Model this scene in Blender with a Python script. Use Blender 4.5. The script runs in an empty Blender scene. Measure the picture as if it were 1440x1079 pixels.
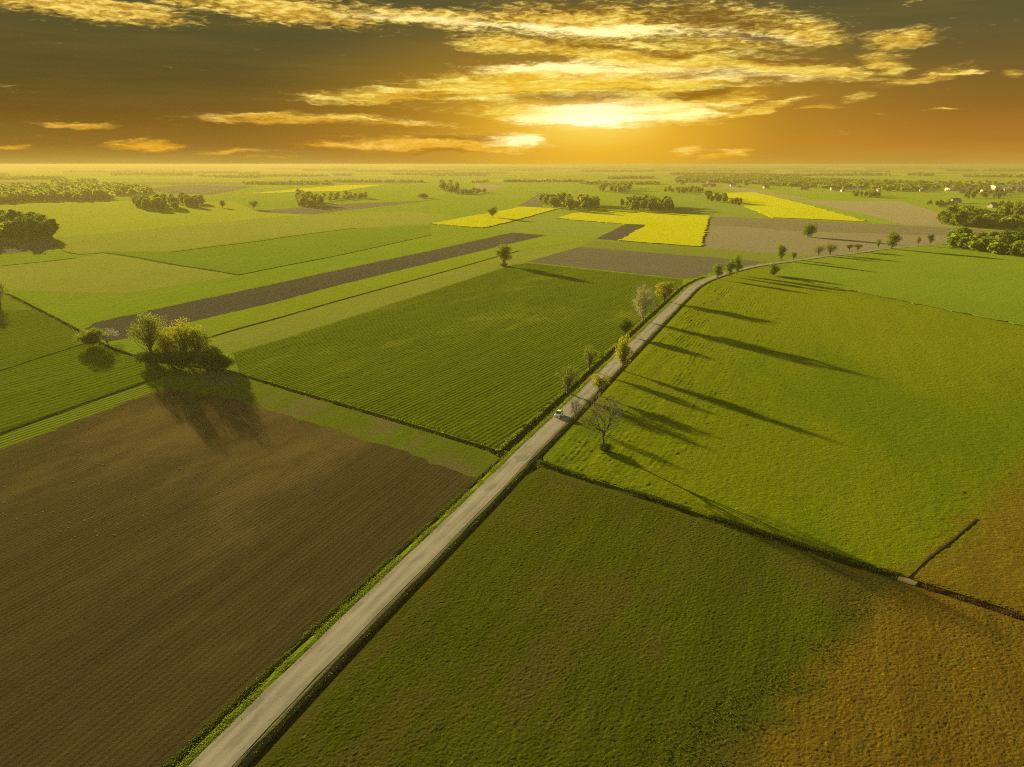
import bpy, bmesh, math, random
import numpy as np
from mathutils import Vector
from mathutils.geometry import delaunay_2d_cdt

rng = np.random.default_rng(7)
random.seed(7)
R = math.radians
S = bpy.context.scene
COL = S.collection

# ------------------------------------------------------------------ camera
W0, H0, F = 1440.0, 1079.0, 1096.0
HORIZON = 231.0
CAMH = 60.0
PITCH = math.atan((H0 / 2 - HORIZON) / F)
cam = bpy.data.cameras.new('camera')
cam.sensor_width = 36.0
cam.lens = 36.0 * F / W0
cam.clip_start = 1.0
cam.clip_end = 120000.0
co = bpy.data.objects.new('camera', cam)
COL.objects.link(co)
co.location = (0, 0, CAMH)
co.rotation_euler = (math.pi / 2 - PITCH, 0, 0)
S.camera = co
CP, SP = math.cos(PITCH), math.sin(PITCH)


def ray(px, py):
    x = (px - W0 / 2) / F
    y = (H0 / 2 - py) / F
    return Vector((x, CP + y * SP, -SP + y * CP))


def P(px, py, z=0.0):
    """pixel of the photograph -> point on the ground (metres)"""
    d = ray(px, py)
    t = (z - CAMH) / d.z
    return (d.x * t, d.y * t)


def depth(px, py):
    return CAMH / -ray(px, py).z


def azel(px, py):
    d = ray(px, py).normalized()
    return math.degrees(math.atan2(d.x, d.y)), math.degrees(math.asin(d.z))


# ------------------------------------------------------------------ tagging
def tag(o, label=None, cat=None, group=None, kind=None):
    if label: o['label'] = label
    if cat: o['category'] = cat
    if group: o['group'] = group
    if kind: o['kind'] = kind
    return o


def link(name, me, mat=None, parent=None):
    o = bpy.data.objects.new(name, me)
    COL.objects.link(o)
    if mat is not None:
        for m in (mat if isinstance(mat, (list, tuple)) else [mat]):
            me.materials.append(m)
    if parent: o.parent = parent
    return o


def mesh_np(name, V, Fq, mats=None, smooth=False):
    """V (n,3), Fq (m,k) all faces with k corners"""
    me = bpy.data.meshes.new(name)
    V = np.asarray(V, dtype=np.float32)
    Fq = np.asarray(Fq, dtype=np.int32)
    m, k = Fq.shape
    me.vertices.add(len(V))
    me.vertices.foreach_set('co', V.ravel())
    me.loops.add(m * k)
    me.loops.foreach_set('vertex_index', Fq.ravel())
    me.polygons.add(m)
    me.polygons.foreach_set('loop_start', np.arange(0, m * k, k, dtype=np.int32))
    me.polygons.foreach_set('loop_total', np.full(m, k, dtype=np.int32))
    if mats is not None:
        me.polygons.foreach_set('material_index', np.asarray(mats, dtype=np.int32))
    sm = np.zeros(m, dtype=bool)
    sm[:] = smooth
    me.polygons.foreach_set('use_smooth', sm)
    me.update(calc_edges=True)
    me.validate()
    return me


def empty(name, loc, rz=0.0, s=(1, 1, 1)):
    o = bpy.data.objects.new(name, None)
    COL.objects.link(o)
    o.location = loc
    o.rotation_euler = (0, 0, rz)
    o.scale = s
    return o


# ------------------------------------------------------------------ noise (numpy)
def vnoise(x, y, seed=0):
    xi = np.floor(x).astype(np.int64); yi = np.floor(y).astype(np.int64)
    fx = x - xi; fy = y - yi
    fx = fx * fx * (3 - 2 * fx); fy = fy * fy * (3 - 2 * fy)

    def h(a, b):
        n = (a * 374761393 + b * 668265263 + seed * 1274126177) & 0x7fffffff
        n = ((n ^ (n >> 13)) * 1103515245) & 0x7fffffff
        n = (n ^ (n >> 16)) & 0xffff
        return n / 65535.0
    a = h(xi, yi); b = h(xi + 1, yi); c = h(xi, yi + 1); d = h(xi + 1, yi + 1)
    return (a * (1 - fx) + b * fx) * (1 - fy) + (c * (1 - fx) + d * fx) * fy


def fbm(x, y, oct=4, seed=0):
    s = 0; a = .5; t = 0
    for i in range(oct):
        s = s + a * vnoise(x, y, seed + i * 17); t += a
        x = x * 2.03 + 11.3; y = y * 2.03 + 5.7; a *= .5
    return s / t


# ------------------------------------------------------------------ node helpers
class NT:
    def __init__(self, tree):
        self.t = tree; self.n = tree.nodes; self.l = tree.links

    def new(self, typ, **kw):
        n = self.n.new(typ)
        for k, v in kw.items():
            setattr(n, k, v)
        return n

    def set(self, sock, v):
        if hasattr(v, 'is_linked') or isinstance(v, bpy.types.NodeSocket):
            self.l.new(v, sock)
        else:
            sock.default_value = v

    def math(self, op, a, b=None, c=None, clamp=False):
        n = self.new('ShaderNodeMath', operation=op); n.use_clamp = clamp
        self.set(n.inputs[0], a)
        if b is not None: self.set(n.inputs[1], b)
        if c is not None: self.set(n.inputs[2], c)
        return n.outputs[0]

    def vmath(self, op, a, b=None):
        n = self.new('ShaderNodeVectorMath', operation=op)
        self.set(n.inputs[0], a)
        if b is not None: self.set(n.inputs[1], b)
        return n.outputs['Value'] if op in ('LENGTH', 'DOT_PRODUCT', 'DISTANCE') else n.outputs[0]

    def mapr(self, v, a, b, c=0.0, d=1.0, smooth=True):
        n = self.new('ShaderNodeMapRange')
        n.interpolation_type = 'SMOOTHSTEP' if smooth else 'LINEAR'
        self.set(n.inputs[0], v); n.inputs[1].default_value = a; n.inputs[2].default_value = b
        n.inputs[3].default_value = c; n.inputs[4].default_value = d
        return n.outputs[0]

    def mapping(self, v, loc=(0, 0, 0), rot=(0, 0, 0), scale=(1, 1, 1), typ='POINT'):
        n = self.new('ShaderNodeMapping', vector_type=typ)
        self.l.new(v, n.inputs[0])
        n.inputs['Location'].default_value = loc
        n.inputs['Rotation'].default_value = rot
        n.inputs['Scale'].default_value = scale
        return n.outputs[0]

    def noise(self, v, scale, detail=4.0, rough=.55, dist=0.0):
        n = self.new('ShaderNodeTexNoise')
        if v is not None: self.l.new(v, n.inputs['Vector'])
        n.inputs['Scale'].default_value = scale
        n.inputs['Detail'].default_value = detail
        n.inputs['Roughness'].default_value = rough
        n.inputs['Distortion'].default_value = dist
        return n.outputs['Fac'] if 'Fac' in n.outputs else n.outputs[0]

    def mix(self, f, a, b, typ='MIX'):
        n = self.new('ShaderNodeMix', data_type='RGBA', blend_type=typ)
        n.clamp_factor = True
        self.set(n.inputs[0], f); self.set(n.inputs[6], a); self.set(n.inputs[7], b)
        return n.outputs[2]

    def ramp(self, f, stops):
        n = self.new('ShaderNodeValToRGB')
        e = n.color_ramp.elements
        while len(e) < len(stops): e.new(.5)
        for i, (p, c) in enumerate(stops):
            e[i].position = p; e[i].color = c4(c)
        self.l.new(f, n.inputs[0])
        return n.outputs[0]


def c4(c):
    return (c[0], c[1], c[2], 1.0)


def sr(r, g, b):
    f = lambda v: ((v / 255 + .055) / 1.055) ** 2.4 if v / 255 > .04045 else v / 255 / 12.92
    return (f(r), f(g), f(b))


def new_mat(name):
    m = bpy.data.materials.new(name)
    m.use_nodes = True
    m.node_tree.nodes.clear()
    t = NT(m.node_tree)
    out = t.new('ShaderNodeOutputMaterial')
    return m, t, out


def bsdf(t, col, rough=.9, spec=.2, normal=None, metal=0.0, sheen=0.0, tint=None):
    b = t.new('ShaderNodeBsdfPrincipled')
    t.set(b.inputs['Base Color'], c4(col) if isinstance(col, tuple) and len(col) == 3 else col)
    t.set(b.inputs['Roughness'], rough)
    b.inputs['Specular IOR Level'].default_value = spec
    b.inputs['Metallic'].default_value = metal
    if normal is not None: t.l.new(normal, b.inputs['Normal'])
    if sheen:
        b.inputs['Sheen Weight'].default_value = sheen
        b.inputs['Sheen Roughness'].default_value = .45
        b.inputs['Sheen Tint'].default_value = c4(tint)
    return b.outputs[0]


def plain(name, col, rough=.7, spec=.3, var=.15, scale=3.0, metal=0.0):
    m, t, out = new_mat(name)
    g = t.new('ShaderNodeTexCoord')
    n = t.noise(g.outputs['Object'], scale, 4)
    c = t.mix(n, c4([x * (1 - var) for x in col]), c4([min(1, x * (1 + var)) for x in col]))
    t.l.new(bsdf(t, c, rough, spec, metal=metal), out.inputs[0])
    return m


def row_angle(p1, p2):
    a = P(*p1); b = P(*p2)
    return math.atan2(b[1] - a[1], b[0] - a[0])


def field_mat(name, dark, light, ang, streak=.5, period=0.0, rowamp=.0, grain=2.0, grainamp=.08,
              patch=None, patch_amt=.5, patch_scale=.03, rough=1.0, spec=.0, tram=0.0, tram_col=None, big=.012,
              grain_col=.35, rowcol=.3, gain=1.0, zone=None, sheen=.075):
    """crop or soil seen from the air: large drifts, streaks along the working direction, rows and fine grain"""
    gain *= .52
    dark = tuple(v * gain for v in dark); light = tuple(v * gain for v in light)
    if patch is not None: patch = tuple(v * gain * 1.15 for v in patch)
    m, t, out = new_mat(name)
    pos = t.new('ShaderNodeNewGeometry').outputs['Position']
    rp = t.mapping(pos, rot=(0, 0, -ang))
    sx = t.new('ShaderNodeSeparateXYZ'); t.l.new(rp, sx.inputs[0])
    warp = t.math('MULTIPLY', t.math('SUBTRACT', t.noise(pos, .06, 3), .5), 1.2)
    yy = t.math('ADD', sx.outputs[1], warp)
    big_n = t.mapr(t.noise(pos, big, 5, .6), .3, .7)
    st1 = t.noise(t.mapping(rp, scale=(.012, .22, 1)), 1.0, 5, .65)
    st2 = t.noise(t.mapping(rp, scale=(.05, 1.3, 1)), 1.0, 3, .6)
    st3 = t.noise(t.mapping(rp, scale=(.07, 4.2, 1)), 1.0, 2, .5)
    st = t.mapr(t.math('ADD', t.math('MULTIPLY', st1, .45), t.math('ADD', t.math('MULTIPLY', st2, .3), t.math('MULTIPLY', st3, .25))), .34, .66)
    gr = t.noise(pos, grain, 5, .7)
    f = t.math('ADD', t.math('MULTIPLY', big_n, 1 - streak), t.math('MULTIPLY', st, streak))
    f = t.math('ADD', f, t.math('MULTIPLY', t.math('SUBTRACT', gr, .5), grain_col * 2.4), clamp=True)
    row = None
    if period:
        row = t.math('SINE', t.math('MULTIPLY', yy, 2 * math.pi / period))
        f = t.math('ADD', f, t.math('MULTIPLY', row, rowcol * .5), clamp=True)
    col = t.mix(f, c4(dark), c4(light))
    if zone is not None:                       # blends to a second colour pair beyond a noise-edged line
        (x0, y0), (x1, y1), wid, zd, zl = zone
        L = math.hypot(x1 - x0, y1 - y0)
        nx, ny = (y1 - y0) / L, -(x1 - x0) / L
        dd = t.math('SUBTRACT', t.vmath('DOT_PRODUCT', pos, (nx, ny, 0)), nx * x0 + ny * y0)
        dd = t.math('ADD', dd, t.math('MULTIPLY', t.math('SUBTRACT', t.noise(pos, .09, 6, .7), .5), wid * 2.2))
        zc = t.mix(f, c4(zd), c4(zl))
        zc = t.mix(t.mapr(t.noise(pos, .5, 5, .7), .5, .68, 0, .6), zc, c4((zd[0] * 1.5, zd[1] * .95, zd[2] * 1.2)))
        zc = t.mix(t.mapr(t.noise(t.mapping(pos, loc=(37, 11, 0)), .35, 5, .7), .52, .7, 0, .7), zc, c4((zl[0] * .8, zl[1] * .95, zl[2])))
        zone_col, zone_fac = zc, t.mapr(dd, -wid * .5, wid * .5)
    if patch is not None:
        pn = t.noise(t.mapping(rp, scale=(.6, 1.5, 1)), patch_scale, 6, .68)
        col = t.mix(t.mapr(pn, .62 - .3 * patch_amt, .78 - .3 * patch_amt), col, c4(patch))
    if tram:
        tr = t.math('PINGPONG', yy, tram)
        k = t.math('LESS_THAN', t.math('ABSOLUTE', t.math('SUBTRACT', tr, 1.2)), .28)
        col = t.mix(t.math('MULTIPLY', k, t.mapr(t.noise(pos, .02, 3), .35, .6, .15, .7)), col, c4(tram_col or [x * .45 for x in dark]))
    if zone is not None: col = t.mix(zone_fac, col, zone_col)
    h = t.math('MULTIPLY', gr, 1.0)
    if row is not None:
        h = t.math('ADD', h, t.math('MULTIPLY', row, rowamp / max(grainamp, 1e-4) * .5))
    b = t.new('ShaderNodeBump'); b.inputs['Strength'].default_value = 1.0
    b.inputs['Distance'].default_value = grainamp * 2
    t.l.new(h, b.inputs['Height'])
    t.l.new(bsdf(t, col, rough, spec, b.outputs[0], sheen=sheen, tint=tuple(min(1.0, v * 4.5) for v in light)), out.inputs[0])
    return m


# ------------------------------------------------------------------ polygons
def resample(pts, step, jit=0.0, closed=True):
    out = []
    n = len(pts)
    for i in range(n if closed else n - 1):
        a = np.array(pts[i], float); b = np.array(pts[(i + 1) % n], float)
        L = np.linalg.norm(b - a)
        k = max(1, min(160, int(L / step)))
        nrm = np.array([-(b - a)[1], (b - a)[0]]) / max(L, 1e-6)
        for j in range(k):
            q = a + (b - a) * j / k
            if j and jit: q = q + nrm * rng.normal(0, jit)
            out.append((q[0], q[1]))
    if not closed: out.append(tuple(pts[-1]))
    return out


def offset(pts, d):
    """offset an open polyline to its right (+) by d metres"""
    A = np.array(pts, float)
    T = np.gradient(A, axis=0)
    T /= np.linalg.norm(T, axis=1)[:, None]
    N = np.stack([T[:, 1], -T[:, 0]], 1)
    return [tuple(q) for q in A + N * d]


def flat_tris(pts):
    """constrained Delaunay triangulation of the inside of the outline (centred first: single precision)"""
    A = np.array(pts, float)
    c = A.mean(0); k = np.abs(A - c).max()
    n = len(A)
    vs, _, fs, orig, _, _ = delaunay_2d_cdt([Vector(p) for p in (A - c) / k], [(i, (i + 1) % n) for i in range(n)], [], 1, 1e-7)
    V = np.array([(v.x, v.y) for v in vs]) * k + c
    for i, o in enumerate(orig):
        if len(o): V[i] = A[o[0]]
    out = []
    for f in fs:
        a, b, d = f
        u = V[b] - V[a]; v = V[d] - V[a]
        out.append((a, b, d) if u[0] * v[1] - u[1] * v[0] > 0 else (a, d, b))
    return V, np.array(out, int)


def inside(px, py, poly):
    r = np.zeros(px.shape, bool)
    n = len(poly)
    for i in range(n):
        x0, y0 = poly[i]; x1, y1 = poly[(i + 1) % n]
        c = ((y0 > py) != (y1 > py))
        with np.errstate(divide='ignore', invalid='ignore'):
            xs = (x1 - x0) * (py - y0) / (y1 - y0 + 1e-12) + x0
        r ^= c & (px < xs)
    return r


def edge_dist(px, py, poly):
    d = np.full(px.shape, 1e9)
    n = len(poly)
    for i in range(n):
        x0, y0 = poly[i]; x1, y1 = poly[(i + 1) % n]
        dx, dy = x1 - x0, y1 - y0
        L2 = dx * dx + dy * dy + 1e-9
        t = np.clip(((px - x0) * dx + (py - y0) * dy) / L2, 0, 1)
        d = np.minimum(d, np.hypot(px - x0 - t * dx, py - y0 - t * dy))
    return d


def sheet(name, pts, z, mat, label, cat, skirt=None, jit=.25, step=3.0, relief=None, kind='structure'):
    """a field: flat top (with optional skirts down into the ditches) and, when near, a relief of the crop standing on it"""
    dist = min(2500.0, math.hypot(sum(p[0] for p in pts) / len(pts), sum(p[1] for p in pts) / len(pts)))
    if jit and dist > 450: jit = max(jit, dist * .0011); step = max(step, dist * .006)
    rp = resample(pts, step, jit)
    n = len(rp)
    VT, TT = flat_tris(rp)
    V = [(x, y, z) for x, y in VT]
    T = [tuple(t) for t in TT]
    if skirt is not None:
        area = sum(rp[i][0] * rp[(i + 1) % n][1] - rp[(i + 1) % n][0] * rp[i][1] for i in range(n))
        k0 = len(V); k1 = k0 + n
        V += [(x, y, z) for x, y in rp] + [(x, y, skirt) for x, y in rp]
        for i in range(n):
            j = (i + 1) % n
            q = (k0 + i, k1 + i, k1 + j, k0 + j) if area > 0 else (k0 + j, k1 + j, k1 + i, k0 + i)
            T += [(q[0], q[1], q[2]), (q[0], q[2], q[3])]
    V = np.array(V, float); T = np.array(T, int)
    smooth = np.zeros(len(T), bool)
    if relief:
        res, clip, hf, taper = relief
        pp = [tuple(p) for p in pts]
        xs = [p[0] for p in pts]; ys = [p[1] for p in pts]
        x0, x1 = max(min(xs), clip[0]), min(max(xs), clip[1])
        y0, y1 = max(min(ys), clip[2]), min(max(ys), clip[3])
        gx = np.arange(x0, x1, res); gy = np.arange(y0, y1, res)
        X, Y = np.meshgrid(gx, gy)
        M = inside(X, Y, pp)
        D = edge_dist(X, Y, pp)
        # only what the photograph's surroundings could show
        ok = M & (np.abs(X) < .74 * Y + 40)
        Z = z + .03 + hf(X, Y) * np.clip(D / taper, 0, 1)
        Xj = X + (rng.random(X.shape) - .5) * res * .6
        Yj = Y + (rng.random(X.shape) - .5) * res * .6
        idx = np.full(X.shape, -1, int)
        idx[ok] = np.arange(ok.sum())
        q = np.stack([idx[:-1, :-1], idx[:-1, 1:], idx[1:, 1:], idx[1:, :-1]], -1).reshape(-1, 4)
        q = q[(q >= 0).all(1)]
        V2 = np.stack([Xj[ok], Yj[ok], Z[ok]], -1)
        q = q + len(V)
        V = np.concatenate([V, V2])
        T = np.concatenate([T, q[:, [0, 1, 2]], q[:, [0, 2, 3]]])
        smooth = np.concatenate([smooth, np.ones(2 * len(q), bool)])
    o = link(name, mesh_np(name, V, T, smooth=smooth), mat)
    return tag(o, label, cat, kind=kind)


def px(*pts):
    return [P(*p) for p in pts]


# ------------------------------------------------------------------ sun and sky
EXPO = 2.35
SUN_AZ, SUN_EL = R(-32.0), R(8.5)
sd = Vector((math.sin(SUN_AZ) * math.cos(SUN_EL), math.cos(SUN_AZ) * math.cos(SUN_EL), math.sin(SUN_EL)))
sun = bpy.data.lights.new('sun', 'SUN')
sun.energy = 5.0
sun.angle = R(0.6)
sun.color = (1.0, .865, .38)
so = bpy.data.objects.new('sun', sun)
COL.objects.link(so)
so.rotation_euler = sd.to_track_quat('Z', 'Y').to_euler()
so.location = (0, 0, 300)


def build_world():
    w = bpy.data.worlds.new('World')
    S.world = w
    w.use_nodes = True
    w.node_tree.nodes.clear()
    t = NT(w.node_tree)
    out = t.new('ShaderNodeOutputWorld')
    d = t.new('ShaderNodeTexCoord').outputs['Generated']
    s = t.new('ShaderNodeSeparateXYZ'); t.l.new(d, s.inputs[0])
    k = 180 / math.pi
    az = t.math('MULTIPLY', t.math('ARCTAN2', s.outputs[0], s.outputs[1]), k)
    el = t.math('MULTIPLY', t.math('ARCSINE', s.outputs[2]), k)
    c = t.new('ShaderNodeCombineXYZ'); t.l.new(az, c.inputs[0]); t.l.new(el, c.inputs[1])
    uv = c.outputs[0]

    # ragged edges: the coordinates wander before the cloud banks are laid out
    def wander(scale, amp, detail=5.0):
        n = t.new('ShaderNodeTexNoise')
        t.l.new(t.mapping(uv, scale=(.22, 1.0, 1.0)), n.inputs['Vector'])
        n.inputs['Scale'].default_value = scale; n.inputs['Detail'].default_value = detail
        n.inputs['Roughness'].default_value = .62
        v = t.vmath('SUBTRACT', n.outputs['Color'], (.5, .5, .5))
        return t.vmath('MULTIPLY', v, amp)
    uvw = t.vmath('ADD', t.vmath('ADD', uv, wander(.55, (5.0, 1.5, 0))), wander(2.2, (1.6, .7, 0)))

    def blob(cx, cy, rx, ry, rot=0.0, inner=0.0, src=None):
        a0, e0 = azel(cx, cy)
        a1, e1 = azel(cx + rx, cy); a2, e2 = azel(cx, cy - ry)
        v = t.mapping(src or uvw, loc=(a0, e0, 0), rot=(0, 0, -R(rot)), scale=(abs(a1 - a0), abs(e2 - e0), 1.0), typ='TEXTURE')
        return t.mapr(t.vmath('LENGTH', v), 1.25, inner)

    def total(bl, wts=None):
        acc = None
        for i, b in enumerate(bl):
            wt = b[5] if len(b) > 5 else 1.0
            v = blob(*b[:5])
            if wt != 1.0: v = t.math('MULTIPLY', v, wt)
            acc = v if acc is None else t.math('MAXIMUM', acc, v)
        return acc
    banks = [  # cx, cy, rx, ry, tilt, weight: where banks of cloud stand
        (120, 14, 210, 22, 0, .95), (400, 14, 250, 24, 2, .95), (610, 26, 210, 20, 3, .9),
        (820, 30, 250, 34, 2, 1), (1010, 28, 200, 36, 4, 1), (1120, 44, 110, 26, 6, .9),
        (720, 66, 110, 20, 3, 1.05), (900, 78, 250, 28, 5, 1.2), (1110, 96, 160, 22, 7, 1.1), (1010, 60, 140, 16, 4, .7),
        (560, 134, 200, 16, -2, .85), (760, 118, 270, 36, -2, 1.25), (930, 128, 190, 30, -3, 1.2),
        (850, 158, 230, 26, 0, 1.3), (1070, 152, 70, 11, -14, .85), (1030, 140, 60, 10, -12, .8),
        (420, 168, 190, 13, -1, .85), (560, 176, 120, 10, 0, .6),
        (640, 203, 190, 17, 0, .95), (730, 200, 60, 18, -8, 1), (500, 203, 130, 8, 0, .7),
        (115, 174, 90, 9, 2, .75), (195, 201, 80, 10, 0, .8), (15, 208, 55, 7, -3, .75),
        (1270, 54, 100, 18, 0, .85), (1240, 84, 60, 24, 20, .8), (1310, 108, 105, 13, -8, .85), (1420, 104, 32, 9, 0, .65),
        (968, 212, 30, 15, -20, .7), (1022, 219, 52, 9, -8, .8), (1155, 150, 40, 6, 0, .6), (1210, 140, 40, 9, 0, .55),
        (385, 222, 60, 5, 0, .55), (330, 212, 70, 5, 0, .5), (1330, 158, 30, 4, 0, .5), (1280, 4, 40, 8, -10, .5)]
    cores = [  # thick parts that the light does not get through
        (1000, 24, 200, 30, 6, 1.1), (830, 12, 200, 15, 2, 1.1), (640, 6, 150, 11, 2, .9), (880, 68, 180, 12, 5, 1), (1090, 82, 150, 13, 6, 1),
        (800, 136, 210, 15, -3, 1), (990, 128, 130, 15, -5, 1.05), (640, 194, 140, 9, 0, .9), (620, 213, 130, 7, 0, .9),
        (720, 86, 90, 8, 2, .6), (660, 122, 90, 7, -2, .5)]
    glows = [(828, 171, 100, 12, 0, 1), (720, 172, 160, 7, 0, .7), (735, 198, 70, 11, 0, .9), (960, 160, 80, 10, -4, .8),
             (820, 41, 260, 9, 2, 1), (1060, 52, 90, 8, 4, .8), (780, 96, 180, 13, 2, .85), (1020, 104, 190, 9, 6, .7), (600, 28, 160, 9, 3, .5), (880, 150, 160, 10, 0, .7)]
    bank = total(banks)
    # puffs: small cells of high cloud, drawn out sideways
    cell = t.noise(t.mapping(uv, rot=(0, 0, R(10)), scale=(.85, 3.4, 1)), 1.35, 6, .64, .7)
    wisp = t.noise(t.mapping(uvw, rot=(0, 0, R(-4)), scale=(.14, 1.7, 1)), 1.1, 6, .68)
    cellw = t.mapr(el, 5.0, 9.0, .2, .65)
    tex = t.math('ADD', t.math('MULTIPLY', cell, cellw), t.math('MULTIPLY', wisp, t.math('SUBTRACT', 1.0, cellw)))
    tx = t.math('MULTIPLY', t.math('SUBTRACT', tex, .5), 2.6)
    dens = t.mapr(t.math('SUBTRACT', t.math('ADD', t.math('MULTIPLY', bank, 1.2), t.math('MULTIPLY', tx, .9)), .40), -.2, .62)
    core = t.mapr(t.math('SUBTRACT', total(cores), t.math('MULTIPLY', tx, .8)), .2, 1.1, 0, .85)
    glow = t.math('ADD', total(glows), t.math('MULTIPLY', t.math('SUBTRACT', tex, .5), 1.1), clamp=True)
    # distance from where the light breaks through
    near = blob(835, 170, 470, 150, 0, 0, uv)
    near2 = blob(835, 185, 230, 90, 0, 0, uv)
    low = t.mapr(el, 6.5, -.2)
    side = t.mapr(az, -34, 22)
    # clear sky
    base = t.ramp(t.mapr(el, -1.0, 11.0, smooth=False), [
        (.0, sr(190, 156, 66)), (.085, sr(194, 164, 72)), (.125, sr(180, 143, 56)), (.18, sr(150, 113, 38)), (.33, sr(120, 89, 29)), (.5, sr(94, 80, 34)), (.75, sr(86, 80, 42)), (1.0, sr(80, 78, 44))])
    base_r = t.ramp(t.mapr(el, -1.0, 11.0, smooth=False), [
        (.0, sr(192, 148, 62)), (.085, sr(192, 156, 66)), (.125, sr(192, 142, 52)), (.2, sr(182, 124, 41)), (.38, sr(146, 102, 36)), (.6, sr(112, 92, 44)), (.8, sr(96, 88, 50)), (1.0, sr(88, 84, 52))])
    base = t.mix(side, base, base_r)
    streaks = t.noise(t.mapping(uv, rot=(0, 0, R(4)), scale=(.05, .7, 1)), 1.3, 4, .6)
    base = t.mix(t.mapr(streaks, .35, .7, 0, .4), base, t.mix(.5, base, c4(sr(140, 112, 50))))
    base = t.mix(t.math('MULTIPLY', near, .75), base, c4(sr(214, 158, 40)))
    near3 = blob(832, 171, 115, 40, 0, 0, uv)
    base = t.mix(t.math('MULTIPLY', near2, .85), base, c4(sr(252, 196, 52)))
    base = t.mix(t.math('MULTIPLY', near3, .8), base, c4(sr(255, 224, 96)))
    # lit cloud and cloud core
    far_lit = t.ramp(t.mapr(tx, -.55, .6, smooth=False), [(0, sr(140, 104, 36)), (.4, sr(206, 160, 58)), (.7, sr(248, 214, 96)), (1, sr(255, 242, 150))])
    near_lit = t.ramp(t.mapr(tx, -.6, .5, smooth=False), [(0, sr(206, 136, 24)), (.35, sr(248, 192, 44)), (.7, sr(255, 230, 92)), (1, sr(255, 248, 170))])
    lit = t.mix(near, far_lit, near_lit)
    lit = t.mix(t.math('MULTIPLY', t.mapr(el, 4.5, 1.0, 0, .85), t.math('SUBTRACT', 1.0, t.math('MULTIPLY', near, .45))), lit, c4(sr(240, 172, 40)))
    lit = t.mix(t.math('MULTIPLY', glow, .95), lit, c4((1.5, 1.25, .55)))
    lit = t.mix(t.math('MULTIPLY', near3, .85), lit, c4((1.6, 1.4, .75)))
    dark = t.mix(near, c4(sr(104, 76, 28)), c4(sr(150, 94, 16)))
    cl = t.mix(core, lit, dark)
    sky = t.mix(dens, base, cl)
    # overhead and behind the camera: the physical sky
    ns = t.new('ShaderNodeTexSky', sky_type='NISHITA')
    ns.sun_disc = False
    ns.sun_elevation = SUN_EL
    ns.sun_rotation = SUN_AZ
    ns.altitude = 60; ns.air_density = 1.0; ns.dust_density = 2.5; ns.ozone_density = 1.0
    over = t.mix(1.0, ns.outputs[0], c4((1.0, .90, .55)), 'MULTIPLY')
    b1 = t.new('ShaderNodeBackground'); t.l.new(sky, b1.inputs[0]); b1.inputs[1].default_value = 1.0 / 2 ** EXPO
    b2 = t.new('ShaderNodeBackground'); t.l.new(over, b2.inputs[0]); b2.inputs[1].default_value = SKY_STR
    front = t.math('MULTIPLY', t.mapr(el, 22, 12), t.mapr(t.math('ABSOLUTE', az), 75, 50))
    mx = t.new('ShaderNodeMixShader')
    t.l.new(front, mx.inputs[0]); t.l.new(b2.outputs[0], mx.inputs[1]); t.l.new(b1.outputs[0], mx.inputs[2])
    t.l.new(mx.outputs[0], out.inputs[0])


SKY_STR = .055
build_world()

# ------------------------------------------------------------------ ground, land, fields
RA = row_angle((380, 960), (700, 660))            # along the road
GRASS_D, GRASS_L = (.050, .085, .008), (.105, .150, .012)

M_base = field_mat('ditch_soil', (.014, .016, .005), (.030, .032, .009), RA, grain=1.5, grainamp=.2)
gz = -.8
bm_pts = [(-9000, -1500), (9000, -1500), (9000, 14000), (-9000, 14000)]
ground = sheet('ground', bm_pts, gz, M_base, None, None, jit=0, step=8000)

# --- road centre line, from the photograph's left and right edges
road_l = [(0, 1354), (125, 1225), (266.8, 1079), (464, 884), (661.7, 700), (721.7, 640), (781, 586), (845, 521.7), (890, 480), (915, 455.5), (950, 421), (974, 398.5), (1003, 387), (1044, 376.3), (1081, 370), (1126, 364.5), (1160, 359.5), (1200, 355.5), (1233, 350.5), (1266, 347.2), (1316, 343.5), (1400, 337)]
road_r = [(59, 1354), (183, 1225), (323.7, 1079), (513, 884), (693, 700), (752, 638), (804, 584), (866, 521.7), (903, 482), (926, 459), (961, 424), (983, 405), (1010, 391.5), (1048, 379.3), (1083, 372.4), (1128, 366.6), (1161, 361.6), (1201, 357.4), (1234, 352.3), (1267, 348.9), (1317, 345), (1401, 338.4)]
cl = [((P(*a)[0] + P(*b)[0]) / 2, (P(*a)[1] + P(*b)[1]) / 2) for a, b in zip(road_l, road_r)]


def smooth_line(pts, step):
    """Catmull-Rom through the points"""
    A = [np.array(p, float) for p in pts]
    A = [2 * A[0] - A[1]] + A + [2 * A[-1] - A[-2]]
    out = []
    for i in range(1, len(A) - 2):
        p0, p1, p2, p3 = A[i - 1:i + 3]
        k = max(2, int(np.linalg.norm(p2 - p1) / step))
        for j in range(k):
            u = j / k
            out.append(.5 * ((2 * p1) + (-p0 + p2) * u + (2 * p0 - 5 * p1 + 4 * p2 - p3) * u * u + (-p0 + 3 * p1 - 3 * p2 + p3) * u ** 3))
    out.append(A[-2])
    return np.array(out)


CL = smooth_line(cl, 4.0)
for _ in range(6):                                  # take the wobble out of the traced line
    CL[1:-1] = (CL[:-2] + 2 * CL[1:-1] + CL[2:]) / 4
HALF = 2.12


def ridx(px_, py_):
    q = np.array(P(px_, py_))
    return int(np.argmin(np.linalg.norm(CL - q, axis=1)))


def redge(i0, i1, off):
    """points along the road, off metres to the right of its middle"""
    pts = offset([tuple(p) for p in CL], off)
    return pts[i0:i1 + 1] if i1 > i0 else pts[i1:i0 + 1][::-1]


I_A = ridx(716, 637)       # where the left ditch meets the road
I_B = ridx(755, 650)       # where the right ditch meets the road
I_BEND = ridx(1000, 390)
I_END = len(CL) - 1

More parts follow.
